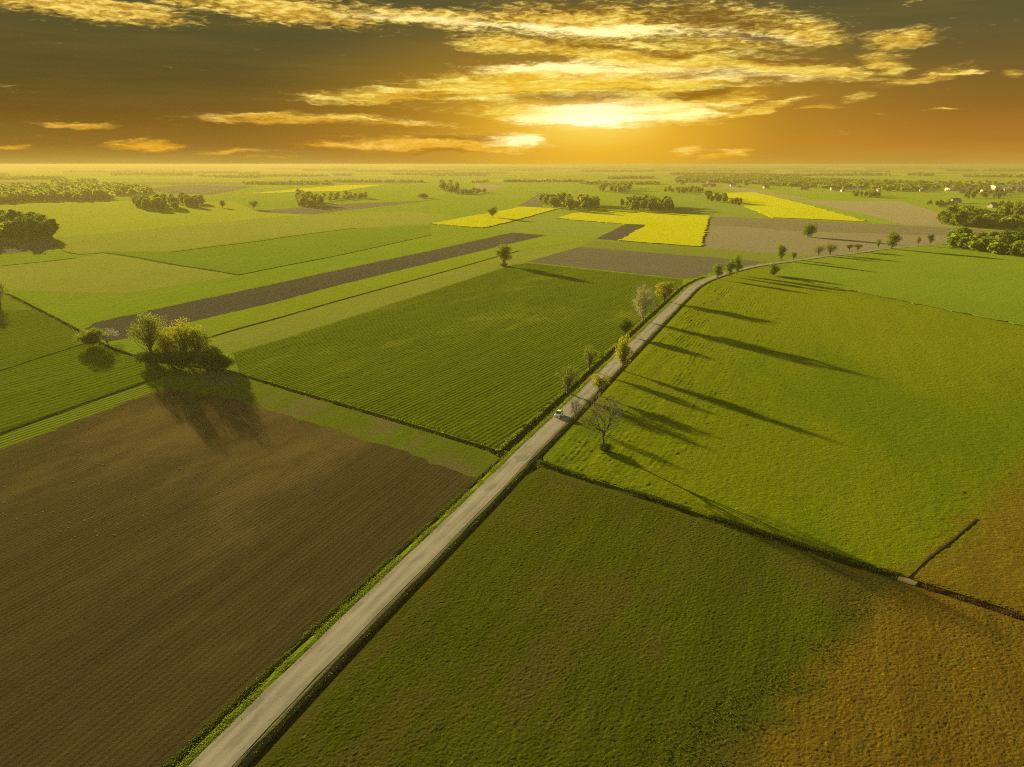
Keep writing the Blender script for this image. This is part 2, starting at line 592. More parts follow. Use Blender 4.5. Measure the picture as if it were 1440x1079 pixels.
ditch_a = px((-420, 250), (-200, 330), (-60, 388), (5, 412), (60, 439), (113, 467), (143, 484), (180, 498), (216, 507), (250, 513), (300, 519), (330, 525), (420, 552), (520, 581), (620, 611), (690, 633), (722, 643))
ditch_b = px((752, 650), (800, 667), (900, 698), (1000, 731), (1100, 762), (1200, 794), (1262, 813), (1300, 824), (1360, 843), (1440, 869), (1600, 925), (1900, 1040))
DA = smooth_line(ditch_a, 3.0); DB = smooth_line(ditch_b, 3.0)
DAL = [tuple(p) for p in DA]; DBL = [tuple(p) for p in DB]
# direction of both lines is left -> right, so "right" (+) is the camera side
HW = 1.0
a_near, a_far = offset(DAL, HW), offset(DAL, -HW)
b_near, b_far = offset(DBL, HW), offset(DBL, -HW)


def keep(pts, cond):
    return [p for p in pts if cond(p)]


def road_side(pts, off_min):
    """drop the points that come nearer to the road than off_min"""
    return [p for p in pts if np.min(np.linalg.norm(CL - np.array(p), axis=1)) > off_min]


SK = gz - .05
OFF_L, OFF_R = -3.9, 4.3
# four pieces of land, parted by the road and the two ditches
m_strip = field_mat('headland_grass', (.075, .090, .010), (.140, .168, .014), RA, streak=.75, period=0, grain=1.5, grainamp=.07, patch=(.120, .092, .045), patch_amt=.5, patch_scale=.07)
land1 = redge(0, I_A - 1, OFF_L - .2) + road_side(a_near, 5.2)[::-1] + [P(-420, 420), (-330, 60), (-200, 20)]
sheet('headland', land1, 0, m_strip, 'thin green grass strip beside the ploughed field and ditch', 'field strip', skirt=SK, jit=.12)

m_meadow = field_mat('meadow', (.085, .125, .010), (.150, .190, .015), row_angle((300, 480), (720, 360)), streak=.55, grain=.35, grainamp=.12, big=.004, patch=(.085, .105, .02), patch_amt=.25, patch_scale=.012, gain=1.2)
i0 = I_A + 1
land2 = road_side(a_far, 6.2) + redge(i0, I_BEND, -6.0) + redge(I_BEND + 1, I_END, -3.2) + [P(1500, 331), P(2100, 318), (8900, 5000), (8950, 13900), (-8950, 13900), (-8900, 3000)]
sheet('land', land2, 0, m_meadow, None, None, skirt=SK, jit=0, step=6)

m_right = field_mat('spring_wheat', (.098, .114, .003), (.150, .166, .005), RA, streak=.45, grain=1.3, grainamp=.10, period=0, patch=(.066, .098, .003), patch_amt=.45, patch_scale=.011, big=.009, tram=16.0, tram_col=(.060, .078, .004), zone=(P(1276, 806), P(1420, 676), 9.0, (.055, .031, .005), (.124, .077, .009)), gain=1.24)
land3 = redge(I_B + 1, I_END, OFF_R)[:] + [P(1500, 333), P(2300, 330), P(2300, 900)] + [p for p in road_side(b_far, 6.0)[::-1]]
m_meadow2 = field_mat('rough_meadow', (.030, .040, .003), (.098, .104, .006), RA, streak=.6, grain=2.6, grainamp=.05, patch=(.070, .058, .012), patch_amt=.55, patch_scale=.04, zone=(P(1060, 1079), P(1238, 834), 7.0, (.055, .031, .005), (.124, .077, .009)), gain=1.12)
land4 = redge(0, I_B - 2, OFF_R) + road_side(b_near, 6.0) + [P(1900, 1200), (160, 20), (20, 20)]


def crop_relief(ang, T, amp, grain_amp, gs=.8):
    ca, sa = math.cos(ang), math.sin(ang)

    def f(X, Y):
        u = X * ca + Y * sa; v = -X * sa + Y * ca
        w = v + (fbm(X * .05, Y * .05, 3, 5) - .5) * 2.0
        row = .5 + .5 * np.sin(w * 2 * np.pi / T) if T else .5
        amt = np.clip(fbm(u * .03, v * .12, 4, 9) * 1.8 - .3, .15, 1.2) * np.clip(fbm(u * .18, v * .5, 3, 41) * 2.2 - .35, .1, 1.3)
        g = fbm(X * gs, Y * gs, 3, 3)
        broad = fbm(u * .04, v * .35, 3, 21)
        return np.maximum(0.0, row * amp * amt + (g - .25) * grain_amp + broad * amp * .8)
    return f


def near_road(fa, fb):
    q0 = np.array(P(860, 560)); nx, ny = math.sin(RA), -math.cos(RA)

    def f(X, Y):
        d = (X - q0[0]) * nx + (Y - q0[1]) * ny
        k = np.clip(1 - (d - 12) / 38, 0, 1)
        return k * fa(X, Y) + fb(X, Y)
    return f


sheet('wheat_field', land3, 0, m_right, 'yellow green field right of the road crossed by long tree shadows, browning at the far right', 'field', skirt=SK, jit=.1,
      relief=(.55, (-20, 330, 85, 400), near_road(crop_relief(RA, 1.25, .14, .0, .8), crop_relief(RA, 0, .02, .09, 1.3)), 2.0))
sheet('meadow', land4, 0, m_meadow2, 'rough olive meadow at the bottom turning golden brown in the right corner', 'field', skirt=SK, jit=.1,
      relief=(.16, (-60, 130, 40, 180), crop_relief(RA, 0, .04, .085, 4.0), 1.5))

# --- fields lying on the four pieces of land
A_PL = row_angle((0, 880), (470, 640))
m_plough = field_mat('ploughed_soil', (.040, .030, .014), (.088, .064, .026), RA, streak=.85, period=.95, rowamp=.007, grain=2.6, grainamp=.03, patch=(.115, .080, .030), patch_amt=.5, patch_scale=.016, big=.016, grain_col=.2, rowcol=.09, gain=1.1)
plough = redge(0, ridx(676, 676), OFF_L - .5) + px((664, 671), (632, 659), (600, 648), (560, 632), (520, 622), (470, 604), (400, 583), (330, 562), (270, 552), (231, 546), (120, 588), (0, 634), (-250, 728)) + [(-260, 25)]
sheet('ploughed_field', plough, .03, m_plough, 'brown ploughed field with fine furrows left of the road', 'field', jit=.35, step=1.5)

A_L = row_angle((0, 600), (200, 537))
m_lg = field_mat('young_barley', (.050, .080, .003), (.115, .140, .005), A_L, streak=.8, period=2.4, rowamp=.02, grain=1.2, grainamp=.08, rowcol=.12)
m_lg2 = field_mat('pale_barley', (.095, .125, .010), (.145, .175, .014), A_L, streak=.5, period=1.6, rowamp=.03, grain=1.2, grainamp=.06)
al = road_side(a_near, 5.2)
al = [p for p in al if p[0] < P(222, 510)[0]]
left_field = offset(al, .5)
sheet('barley_field', left_field + px((236, 526), (229, 529), (120, 566), (0, 609), (-300, 715), (-420, 470)), .025, m_lg, 'striped bright green field below the left ditch', 'field', jit=.15,
      relief=(.6, (-330, -60, 150, 330), crop_relief(A_L, 2.4, .05, .10, 1.2), 2.0))
sheet('field_strip', px((-300, 719), (0, 612.5), (120, 569), (230, 531.5), (231, 545), (120, 587), (0, 633), (-300, 742)), .02, m_lg2, 'lighter green strip between the striped field and ploughed field', 'field strip', jit=.1)
sheet('upper_barley_field', offset([p for p in al if p[0] < P(122, 482)[0]], .8) + px((122, 483), (60, 502), (0, 522), (-300, 630), (-420, 440)), .05, m_lg2, 'paler green field at the left edge under the ditch line', 'field', jit=.15)

A_3 = row_angle((420, 520), (800, 400))
m_cent = field_mat('winter_wheat', (.040, .066, .003), (.098, .122, .005), A_3, streak=.75, period=1.4, rowamp=.03, grain=1.1, grainamp=.09, patch=(.13, .135, .012), patch_amt=.3, patch_scale=.02, rowcol=.11, gain=1.12)
af = [p for p in road_side(a_far, 6.2) if p[0] > P(330, 525)[0]]
cent = offset(af, -.4) + redge(I_A + 2, ridx(966, 404), -6.3) + px((960, 393.5), (850, 381.5), (742, 370), (722, 372.5), (637, 400), (400, 477), (327, 497))
sheet('winter_wheat_field', cent, .03, m_cent, 'dark green field with rows in the centre, left of the road', 'field', jit=.15,
      relief=(.55, (-140, 80, 150, 470), crop_relief(A_3, 1.4, .045, .12, 1.2), 1.5))

m_fA = field_mat('strip_bright', (.110, .145, .010), (.165, .200, .014), A_3, streak=.7, grain=.6, grainamp=.1, gain=1.2)
m_fB = field_mat('strip_pale', (.115, .130, .022), (.170, .185, .030), A_3, streak=.7, grain=.6, grainamp=.08, gain=1.2)
sheet('bright_strip', px((183, 476), (267, 454), (400, 422), (480, 400.5), (720, 343), (768, 331.5), (836, 336.5), (730, 352), (698, 360.5), (542, 404), (400, 444), (288, 476), (225, 497)), .02, m_fA, 'bright green strip below the long dark ploughed strip', 'field strip', jit=.2)
sheet('pale_strip', px((290, 478), (400, 446), (542, 406), (698, 362.5), (730, 354.5), (838, 337.5), (816, 347), (742, 368), (722, 371.5), (637, 399), (400, 476), (327, 496), (318, 500), (255, 492)), .025, m_fB, 'pale green strip along the far edge of the centre field', 'field strip', jit=.2)

m_dark = field_mat('dark_soil', (.040, .036, .034), (.078, .068, .060), A_3, streak=.6, period=3.0, rowamp=.03, grain=.8, grainamp=.12, rowcol=.12)
sheet('dark_strip', px((118, 463), (133, 454), (160, 448), (270, 424), (383, 400), (480, 379), (600, 354), (720, 327.3), (768, 331), (720, 342.5), (600, 371), (480, 400), (400, 421.7), (267, 453), (183, 475), (150, 481)), .035, m_dark, 'long narrow strip of dark ploughed earth across green fields', 'field', jit=.35)

m_grey = field_mat('grey_soil', (.085, .072, .058), (.128, .108, .085), row_angle((980, 380), (760, 360)), streak=.75, period=0, grain=.5, grainamp=.1)
sheet('dark_plot', px((742, 368.3), (780, 357.5), (816, 347.5), (960, 359), (1027, 364), (1079, 369), (1046, 374.8), (1000, 383.5), (976, 391.5), (960, 392), (850, 380)), .035, m_grey, 'dark grey ploughed plot beside the road bend', 'field', jit=.4)
m_fC = field_mat('strip_olive', (.095, .110, .018), (.140, .155, .028), row_angle((990, 355), (860, 343)), streak=.7, grain=.4, grainamp=.1, gain=1.2)
sheet('olive_strip', px((818, 347), (840, 338), (870, 339.5), (960, 346.7), (987, 349.5), (1090, 357), (1158, 362), (1126, 364), (1081, 369), (1027, 363.4), (960, 358.4)), .03, m_fC, 'olive grass strip between dark plot and yellow rapeseed', 'field strip', jit=.4)
sheet('dark_wedge', px((878, 316), (910, 317), (870, 338.6), (838, 336)), .04, m_dark, 'small dark earth wedge left of the yellow rapeseed corner', 'field', jit=.3)
m_fD = field_mat('sage_strip', (.110, .140, .022), (.160, .190, .032), A_3, streak=.6, grain=.4, grainamp=.1, gain=1.2)
sheet('sage_field', px((690, 322), (784, 295.5), (803, 301), (783, 307.5), (878, 315.5), (838, 335.8), (768, 330.5), (722, 326.5)), .022, m_fD, 'hazy sage green field between the two rapeseed fields', 'field', jit=.5)

A_R = row_angle((905, 336), (960, 303))
m_rape = field_mat('rapeseed', (.42, .36, .002), (.54, .47, .003), A_R, streak=.6, grain=.5, grainamp=.18, big=.006, grain_col=.3, patch=(.34, .32, .012), patch_amt=.35, patch_scale=.05, tram=12.0, tram_col=(.30, .24, .01))
m_rape2 = field_mat('rapeseed_far', (.42, .36, .002), (.54, .47, .003), row_angle((1080, 290), (1180, 306)), streak=.7, grain=.5, grainamp=.18, big=.006, grain_col=.3, patch=(.34, .32, .012), patch_amt=.3, patch_scale=.04)
sheet('rapeseed_field', px((783, 307.5), (803, 301), (840, 296.8), (960, 301.7), (998, 304), (985, 347.3), (960, 345.8), (870, 338.8), (910, 317), (878, 315.8)), .55, m_rape, 'yellow rapeseed field shaped like a bent L', 'field', skirt=-.1, jit=.5)
sheet('rapeseed_strip', px((605, 315), (720, 294), (730, 291), (784, 294), (720, 311.5), (678, 321)), .55, m_rape2, 'yellow rapeseed wedge with a single tree on it', 'field', skirt=-.1, jit=.5)
sheet('far_rapeseed_field', px((996, 273), (1020, 271.5), (1062, 271), (1130, 287), (1200, 306), (1220, 312.3), (1150, 309), (1087, 306.5), (1043, 289)), .55, m_rape2, 'long yellow rapeseed field farthest up on the right', 'field', skirt=-.1, jit=.6)

m_tan = field_mat('tan_soil', (.150, .125, .085), (.215, .180, .120), row_angle((1000, 320), (1300, 332)), streak=.85, grain=.35, grainamp=.12, big=.006)
sheet('fallow_field', px((999, 304.3), (1087, 307), (1200, 312.8), (1338, 320), (1440, 326), (1500, 329), (1400, 336.5), (1316, 343), (1266, 346.5), (1200, 354.8), (1158, 360.5), (1090, 356.4), (988, 349), (987, 346)), .03, m_tan, 'bare tan field beyond the road with a round tree on it', 'field', jit=.4)
sheet('fallow_band', px((999, 305), (1087, 307.5), (1200, 313.3), (1330, 320.3), (1440, 326.5), (1440, 328.5), (1330, 331), (1200, 328), (1100, 324), (1050, 319), (996, 318)), .05, field_mat('brown_band', (.115, .095, .064), (.165, .138, .092), row_angle((1000, 320), (1300, 332)), streak=.85, grain=.35, grainamp=.12), 'darker band along the far edge of the tan field', 'field strip', jit=.9)  # browner strip over the far side of the tan field
m_tan2 = field_mat('pale_fallow', (.190, .155, .100), (.250, .205, .130), row_angle((1150, 290), (1320, 305)), streak=.8, grain=.3, grainamp=.12, big=.005)
sheet('pale_fallow_field', px((1105, 279), (1127, 281.5), (1200, 283), (1266, 283), (1323, 300), (1338, 318.5), (1267, 315.5), (1222, 303)), .03, m_tan2, 'pale sandy fallow field below the village', 'field', jit=.5)
m_fE = field_mat('strip_green_far', (.105, .150, .014), (.150, .195, .020), row_angle((1080, 275), (1250, 313)), streak=.7, grain=.3, grainamp=.1, gain=1.2)
sheet('green_strip', px((1062, 270.8), (1104, 279), (1221, 303.4), (1266, 316), (1222, 312.8), (1200, 306), (1130, 286.8)), .025, m_fE, 'narrow green strip beside the far rapeseed field', 'field strip', jit=.4)
sheet('tan_strip', px((993, 263), (1030, 262), (1140, 280), (1104, 278.8), (1050, 270)), .02, m_tan2, 'thin sandy strip just below the village edge', 'field strip', jit=.6)
m_g2 = field_mat('grove_meadow', (.095, .130, .020), (.140, .175, .026), row_angle((960, 290), (1080, 306)), streak=.6, grain=.4, grainamp=.1, gain=1.2)
sheet('grove_meadow', px((930, 277), (996, 272), (1043, 289), (1086, 306.3), (998, 303.6), (955, 301)), .015, m_g2, 'green meadow around the small grove by the far rapeseed', 'field', jit=.5)
sheet('brown_plot', px((728, 290), (757, 273), (776, 273), (762, 291.5)), .03, m_grey, 'brown plot behind the rapeseed wedge', 'field', jit=.6)
sheet('left_dark_field', px((362, 297), (420, 292), (480, 287), (608, 281.7), (560, 288), (480, 296.7), (440, 301.5), (390, 300)), .03, m_grey, 'dark brown field by the bushy clump on the left', 'field', jit=.8)
sheet('left_far_rapeseed', px((340, 273.3), (430, 265), (480, 261), (543, 260), (480, 269), (440, 270)), .55, m_rape2, 'distant thin yellow rapeseed strip on the left', 'field', skirt=-.1, jit=.8)
sheet('left_far_brown', px((200, 266), (260, 260), (360, 262), (300, 274), (240, 273)), .03, m_grey, 'distant brown field in the haze on the left', 'field', jit=1)
sheet('pink_plot', px((668, 259), (713, 261), (690, 268), (668, 267)), .03, m_tan2, 'distant pinkish ploughed plot behind the hedge clump', 'field', jit=1)
# the wide greens on the left
A_6 = row_angle((0, 410), (480, 330))
m_6a = field_mat('left_green', (.095, .135, .009), (.150, .195, .013), A_6, streak=.75, grain=.4, grainamp=.12, patch=(.075, .12, .012), patch_amt=.35, patch_scale=.012, gain=1.2)
m_6b = field_mat('left_pale', (.130, .140, .024), (.180, .190, .030), A_6, streak=.6, grain=.4, grainamp=.1, gain=1.2)
m_6c = field_mat('left_yellow', (.150, .165, .014), (.200, .215, .020), A_6, streak=.6, grain=.3, grainamp=.1, gain=1.2)
m_6d = field_mat('left_deep', (.070, .110, .008), (.125, .170, .012), A_6, streak=.8, grain=.4, grainamp=.12, gain=1.2)
sheet('left_pale_field', px((-200, 405), (0, 375), (107, 363), (145, 356.5), (240, 372.5), (334, 388), (180, 413), (20, 409), (-100, 372)), .02, m_6b, 'pale green field above the left ditch', 'field', jit=.5)
sheet('left_green_field', px((22, 411), (182, 414), (336, 388), (480, 359), (606, 331), (676, 322), (720, 326.5), (600, 353), (480, 378), (383, 399), (270, 423), (160, 447), (133, 453), (110, 461), (66, 437)), .025, m_6a, 'broad green field above the long dark strip', 'field', jit=.4)
sheet('left_deep_field', px((148, 355), (240, 354.5), (340, 341), (480, 323), (604, 316), (606, 330), (480, 358), (338, 386), (240, 370)), .02, m_6d, 'deeper green striped field in the left middle distance', 'field', jit=.5)
sheet('left_olive_field', px((82, 336), (240, 320), (400, 305), (560, 297), (640, 303), (604, 315), (480, 322), (340, 340), (240, 353.5), (146, 354), (113, 357), (88, 352)), .018, m_6b, 'olive field behind the deeper green one on the left', 'field', jit=.6)
sheet('left_yellow_field', px((-200, 330), (-50, 305), (0, 288), (155, 283), (330, 284), (362, 298), (440, 303), (400, 304.5), (240, 319.5), (82, 335), (60, 338)), .018, m_6c, 'sunlit yellow green field in the haze on the left', 'field', jit=.8)
sheet('left_grey_field', px((-300, 372), (0, 358), (82, 350), (78, 338), (0, 340), (-300, 350)), .03, m_grey, 'grey earth strip in front of the left edge grove', 'field', jit=.5)

A_23 = row_angle((1200, 430), (1430, 370))
m_23 = field_mat('right_green', (.100, .142, .010), (.155, .195, .014), A_23, streak=.6, grain=.6, grainamp=.12, tram=13.0, tram_col=(.05, .08, .01), gain=1.14)
rs = redge(ridx(1090, 388), I_END, OFF_R + 1.0)
rs = [p for p in rs if p[1] > P(1100, 370)[1]]
sheet('right_green_field', px((1092, 387.5), (1195, 409), (1320, 434), (1440, 459), (1700, 512), (2300, 640), (2300, 345), (1480, 336)) + rs[::-1], .34, m_23, 'cooler green field with tramlines in front of the right wood', 'field', skirt=0, jit=.3)

# far patchwork of strips towards the horizon
far_m = [m_6c, m_6b, m_fE, m_tan2, m_6a, m_grey, m_6c, m_6b]
far_n = ['pale yellow green', 'olive', 'green', 'sandy', 'deep green', 'brown', 'sunlit', 'dull olive']
for k in range(46):
    y = 238.5 + 22 * (k / 46.0) ** 1.2
    x = rng.uniform(-150, 1500)
    if 930 < x and y > 250: y = rng.uniform(239, 247)
    w_ = rng.uniform(90, 330); h_ = rng.uniform(.5, 1.5) * (y - 231) / 11
    sl = rng.uniform(-1, 1) * (y - 231) / 14
    q = int(rng.integers(8))
    sheet('distant_field', px((x, y), (x + w_, y + sl), (x + w_ - rng.uniform(10, 40), y + sl - h_), (x + rng.uniform(10, 40), y - h_)), .06 + .004 * k, far_m[q], far_n[q] + ' strip of field far off in the haze', 'field', jit=0, step=400)

# ------------------------------------------------------------------ road
m_road, t, out = new_mat('worn_asphalt')
pos = t.new('ShaderNodeNewGeometry').outputs['Position']
rp = t.mapping(pos, rot=(0, 0, -RA))
n1 = t.noise(t.mapping(rp, scale=(.05, .9, 1)), 1.0, 5, .6)
n2 = t.noise(pos, 5.0, 4, .7)
n3 = t.noise(pos, .12, 4, .6)
at = t.new('ShaderNodeAttribute'); at.attribute_name = 'across'
ac = t.math('ABSOLUTE', at.outputs['Fac'])
lane = t.mapr(t.math('ABSOLUTE', t.math('SUBTRACT', ac, .95)), .55, .1, 0, .10)      # polished wheel lanes
rim = t.mapr(t.math('ADD', ac, t.math('MULTIPLY', t.noise(pos, .8, 4), .7)), 2.1, 2.5, 0, .3)   # earth washed over the edges
n4 = t.mapr(t.noise(t.mapping(rp, scale=(.16, .5, 1)), 1.0, 2, .4), .54, .64, 0, -.08)   # repairs
f = t.math('ADD', t.math('MULTIPLY', n1, .5), t.math('ADD', t.math('MULTIPLY', n2, .25), t.math('MULTIPLY', n3, .3)))
f = t.math('ADD', t.math('ADD', f, lane), n4)
c = t.ramp(t.mapr(f, .35, .72), [(0, (.136, .114, .098)), (.5, (.196, .166, .142)), (1, (.244, .208, .176))])
c = t.mix(rim, c, c4((.20, .17, .085)))
b = t.new('ShaderNodeBump'); b.inputs['Strength'].default_value = .6; b.inputs['Distance'].default_value = .02
t.l.new(n2, b.inputs['Height'])
t.l.new(bsdf(t, c, .95, .04, b.outputs[0]), out.inputs[0])


def ribbon(name, i0, i1, offs, zs, mat, label, cat, kind='structure', jit=None):
    lines = []
    for k, o in enumerate(offs):
        L = np.array(redge(i0, i1, o))
        if jit and jit[k]:
            T = np.gradient(L, axis=0); T /= np.linalg.norm(T, axis=1)[:, None]
            L = L + np.stack([T[:, 1], -T[:, 0]], 1) * rng.normal(0, jit[k], len(L))[:, None]
        lines.append(np.column_stack([L, np.full(len(L), zs[k])]))
    n = len(lines[0])
    V = np.concatenate(lines)
    Q = []
    for k in range(len(offs) - 1):
        a = np.arange(n - 1) + k * n
        Q.append(np.stack([a, a + n, a + n + 1, a + 1], 1))
    me = mesh_np(name, V, np.concatenate(Q))
    a_ = me.attributes.new('across', 'FLOAT', 'POINT')
    a_.data.foreach_set('value', np.repeat(np.array(offs, dtype=np.float32), n))
    return tag(link(name, me, mat), label, cat, kind=kind)


ribbon('road', 0, I_END, (-HALF - .2, -HALF, -.9, 0, .9, HALF, HALF + .2), (gz, .125, .128, .13, .128, .125, gz), m_road, 'narrow grey asphalt country road curving to the right', 'road', jit=(0, .05, 0, 0, 0, .05, 0))
m_verge = field_mat('verge_grass_soil', (.085, .115, .009), (.165, .195, .014), RA, streak=.3, grain=1.6, grainamp=.15, gain=1.7)
m_vline = field_mat('verge_gravel', (.14, .125, .05), (.22, .19, .09), RA, streak=.3, grain=1.6, grainamp=.05)
ribbon('verge', 0, I_END, (-3.8, -3.3, -2.8, -HALF), (gz, .10, .14, .075), m_verge, 'bright grass verge on the left side of the road', 'verge', jit=(.1, .12, .1, .08))
ribbon('verge', 0, I_END, (HALF, 2.35, 2.7, 3.0), (.075, .12, .10, gz), m_vline, 'narrow straw coloured verge on the right side of the road', 'verge', jit=(.05, .06, .1, .1))
m_patch = plain('road_dark', (.085, .075, .066), .9, .2, .25, .8)
sheet('road_patch', px((722, 642.5), (735, 640.5), (747, 641), (740, 648), (728, 650)), .136, m_patch, 'dark patch across the road at the ditch', 'road patch', jit=.1, step=.6)  # darker sheet laid on the road where the ditch meets it
m_track = plain('dirt', (.13, .092, .048), .95, .1, .3, .6)
tr = px((1264, 811), (1277, 814), (1291, 819.5), (1286, 824), (1272, 820.5), (1261, 816.5))
sheet('farm_track', tr, .10, m_track, 'pale dirt crossing over the ditch on the right', 'track', skirt=SK, jit=.15, step=.8)
m_line = plain('boundary_grass', (.045, .060, .009), 1.0, .0, .4, .3)


def boundary(pts, w, label, mat=None, z0=.08, z1=.24):
    L = smooth_line(px(*pts), 6.0)
    wj = w / 2 * (1 + .35 * rng.normal(0, 1, len(L)))
    T = np.gradient(L, axis=0); T /= np.linalg.norm(T, axis=1)[:, None]
    N = np.stack([T[:, 1], -T[:, 0]], 1)
    a = L + N * wj[:, None]; b_ = L - N * wj[:, None]
    n = len(L)
    V = np.concatenate([np.column_stack([a, np.full(n, z0)]), np.column_stack([L, np.full(n, z1)]), np.column_stack([b_, np.full(n, z0)])])
    k = np.arange(n - 1)
    Q = np.concatenate([np.stack([k, k + 1, k + n + 1, k + n], 1), np.stack([k + n, k + n + 1, k + 2 * n + 1, k + 2 * n], 1)])
    tag(link('field_boundary', mesh_np('field_boundary', V, Q), mat or m_line), label, 'field boundary', kind='structure')


boundary([(1277, 813), (1288, 803), (1303, 789), (1342, 758.5), (1374, 731)], .8, 'dark furrow of bare earth leading up from the crossing', plain('red_soil', (.034, .022, .010), 1.0, .0, .4, .5), .03, .13)
boundary([(146, 355.5), (190, 362), (240, 371.5), (290, 379), (336, 387)], 2.2, 'dark ditch line between the pale and the striped field on the left')
boundary([(336, 387), (400, 374), (480, 358.5), (560, 341), (606, 331)], 1.2, 'thin dark line along the lower edge of the striped left field')
boundary([(0, 374.5), (60, 368.5), (107, 363)], 1.4, 'thin dark line across the pale field at the left edge')
boundary([(88, 353), (113, 358), (146, 355.5)], 1.8, 'short dark ditch line right of the left edge grove')
boundary([(288, 476.5), (340, 461), (400, 445), (470, 424.5), (542, 405), (620, 383.5), (698, 361.5), (730, 353)], .9, 'dark line between the bright and the pale green strips')
boundary([(0, 610.5), (60, 589), (120, 567.5), (180, 546), (230, 529)], .7, 'dark track between the striped field and the lighter strip')
boundary([(0, 522), (60, 502.5), (122, 483)], .6, 'faint dark line below the paler field at the left edge')
boundary([(1092, 388), (1140, 398), (1195, 409.3), (1260, 422), (1320, 434.3), (1440, 459.5), (1560, 484)], .8, 'dark line between the yellow green and the cooler field')
boundary([(240, 355), (300, 347), (360, 340), (420, 331), (500, 321)], 1.0, 'faint line along the upper edge of the striped left field')

# ------------------------------------------------------------------ grass tufts (verges, ditches)
def leaf_mat(name, dark, light, trans=.45, tcol=None, nscale=.7, var=.25):
    m, t, out = new_mat(name)
    g = t.new('ShaderNodeNewGeometry')
    oi = t.new('ShaderNodeObjectInfo')
    n = t.mapr(t.noise(g.outputs['Position'], nscale, 3, .6), .33, .67)
    f = t.math('ADD', t.math('MULTIPLY', n, 1 - var), t.math('MULTIPLY', oi.outputs['Random'], var))
    c = t.mix(f, c4(dark), c4(light))
    d = t.new('ShaderNodeBsdfPrincipled')
    t.l.new(c, d.inputs['Base Color']); d.inputs['Roughness'].default_value = .95
    d.inputs['Specular IOR Level'].default_value = .03
    tr = t.new('ShaderNodeBsdfTranslucent')
    t.l.new(t.mix(.6, c, c4(tcol or light)), tr.inputs[0])
    mx = t.new('ShaderNodeMixShader'); mx.inputs[0].default_value = trans
    t.l.new(d.outputs[0], mx.inputs[1]); t.l.new(tr.outputs[0], mx.inputs[2])
    t.l.new(mx.outputs[0], out.inputs[0])
    return m


def tufts(name, line, n, spread, hmin, hmax, zb, mat, label, cat, wid=.22, dens_noise=True):
    """blades of rough grass standing along a line"""
    L = np.array(line, float)
    seg = np.linalg.norm(np.diff(L, axis=0), axis=1)
    cum = np.concatenate([[0], np.cumsum(seg)])
    s = rng.random(n) * cum[-1]
    i = np.clip(np.searchsorted(cum, s) - 1, 0, len(seg) - 1)
    u = (s - cum[i]) / seg[i]
    Q = L[i] + (L[i + 1] - L[i]) * u[:, None]
    T = (L[i + 1] - L[i]) / seg[i][:, None]
    N = np.stack([T[:, 1], -T[:, 0]], 1)
    Q = Q + N * rng.normal(0, spread, n)[:, None]
    k = fbm(Q[:, 0] * .25, Q[:, 1] * .25, 3, 31)
    ok = k > .38 if dens_noise and zb > -.3 else k > -1
    Q = Q[ok]; k = k[ok]; n = len(Q)
    h = (hmin + (hmax - hmin) * rng.random(n)) * (.4 + 1.1 * k)
    a = rng.random(n) * 2 * np.pi
    w = wid * (.6 + .8 * rng.random(n))
    dx, dy = np.cos(a) * w, np.sin(a) * w
    lean = rng.normal(0, .25, (n, 2)) * h[:, None]
    z0 = np.full(n, zb)
    V = np.stack([np.stack([Q[:, 0] - dx, Q[:, 1] - dy, z0], 1), np.stack([Q[:, 0] + dx, Q[:, 1] + dy, z0], 1),
                  np.stack([Q[:, 0] + dx * .7 + lean[:, 0], Q[:, 1] + dy * .7 + lean[:, 1], z0 + h], 1),
                  np.stack([Q[:, 0] - dx * .5 + lean[:, 0], Q[:, 1] - dy * .5 + lean[:, 1], z0 + h * .8], 1)], 1)
    me = mesh_np(name, V.reshape(-1, 3), np.arange(n * 4).reshape(n, 4))
    return tag(link(name, me, mat), label, cat, kind='stuff')


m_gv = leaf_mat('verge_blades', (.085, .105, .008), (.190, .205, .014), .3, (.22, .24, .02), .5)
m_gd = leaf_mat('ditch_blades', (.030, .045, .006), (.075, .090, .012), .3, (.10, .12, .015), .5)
tufts('verge_grass', redge(0, I_BEND + 30, -2.95), 50000, .36, .03, .10, .1, m_gv, 'tall sunlit grass along the left verge', 'grass', .06)
tufts('verge_grass', redge(0, I_BEND, 2.8), 16000, .2, .04, .14, -.05, m_gv, 'tufts of grass along the right verge', 'grass', .06)
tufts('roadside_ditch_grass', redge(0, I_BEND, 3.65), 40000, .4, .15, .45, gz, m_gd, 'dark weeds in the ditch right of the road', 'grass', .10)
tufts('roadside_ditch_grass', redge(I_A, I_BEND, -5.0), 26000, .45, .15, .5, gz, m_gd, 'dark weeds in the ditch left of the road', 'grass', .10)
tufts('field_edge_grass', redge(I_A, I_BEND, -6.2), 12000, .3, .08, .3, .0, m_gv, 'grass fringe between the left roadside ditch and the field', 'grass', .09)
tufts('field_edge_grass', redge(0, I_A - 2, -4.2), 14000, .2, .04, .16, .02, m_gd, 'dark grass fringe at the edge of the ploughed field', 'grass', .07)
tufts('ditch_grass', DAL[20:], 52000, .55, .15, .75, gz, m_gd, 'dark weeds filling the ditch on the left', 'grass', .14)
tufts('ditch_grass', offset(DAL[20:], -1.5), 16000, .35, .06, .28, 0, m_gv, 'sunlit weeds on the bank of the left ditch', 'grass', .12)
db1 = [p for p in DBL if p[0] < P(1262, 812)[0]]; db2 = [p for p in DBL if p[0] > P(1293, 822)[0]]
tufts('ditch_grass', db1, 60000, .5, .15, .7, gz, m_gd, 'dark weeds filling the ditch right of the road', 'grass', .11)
tufts('ditch_grass', offset(db1, -1.2), 16000, .3, .06, .25, 0, m_gd, 'weeds on the far bank of the right ditch', 'grass', .1)
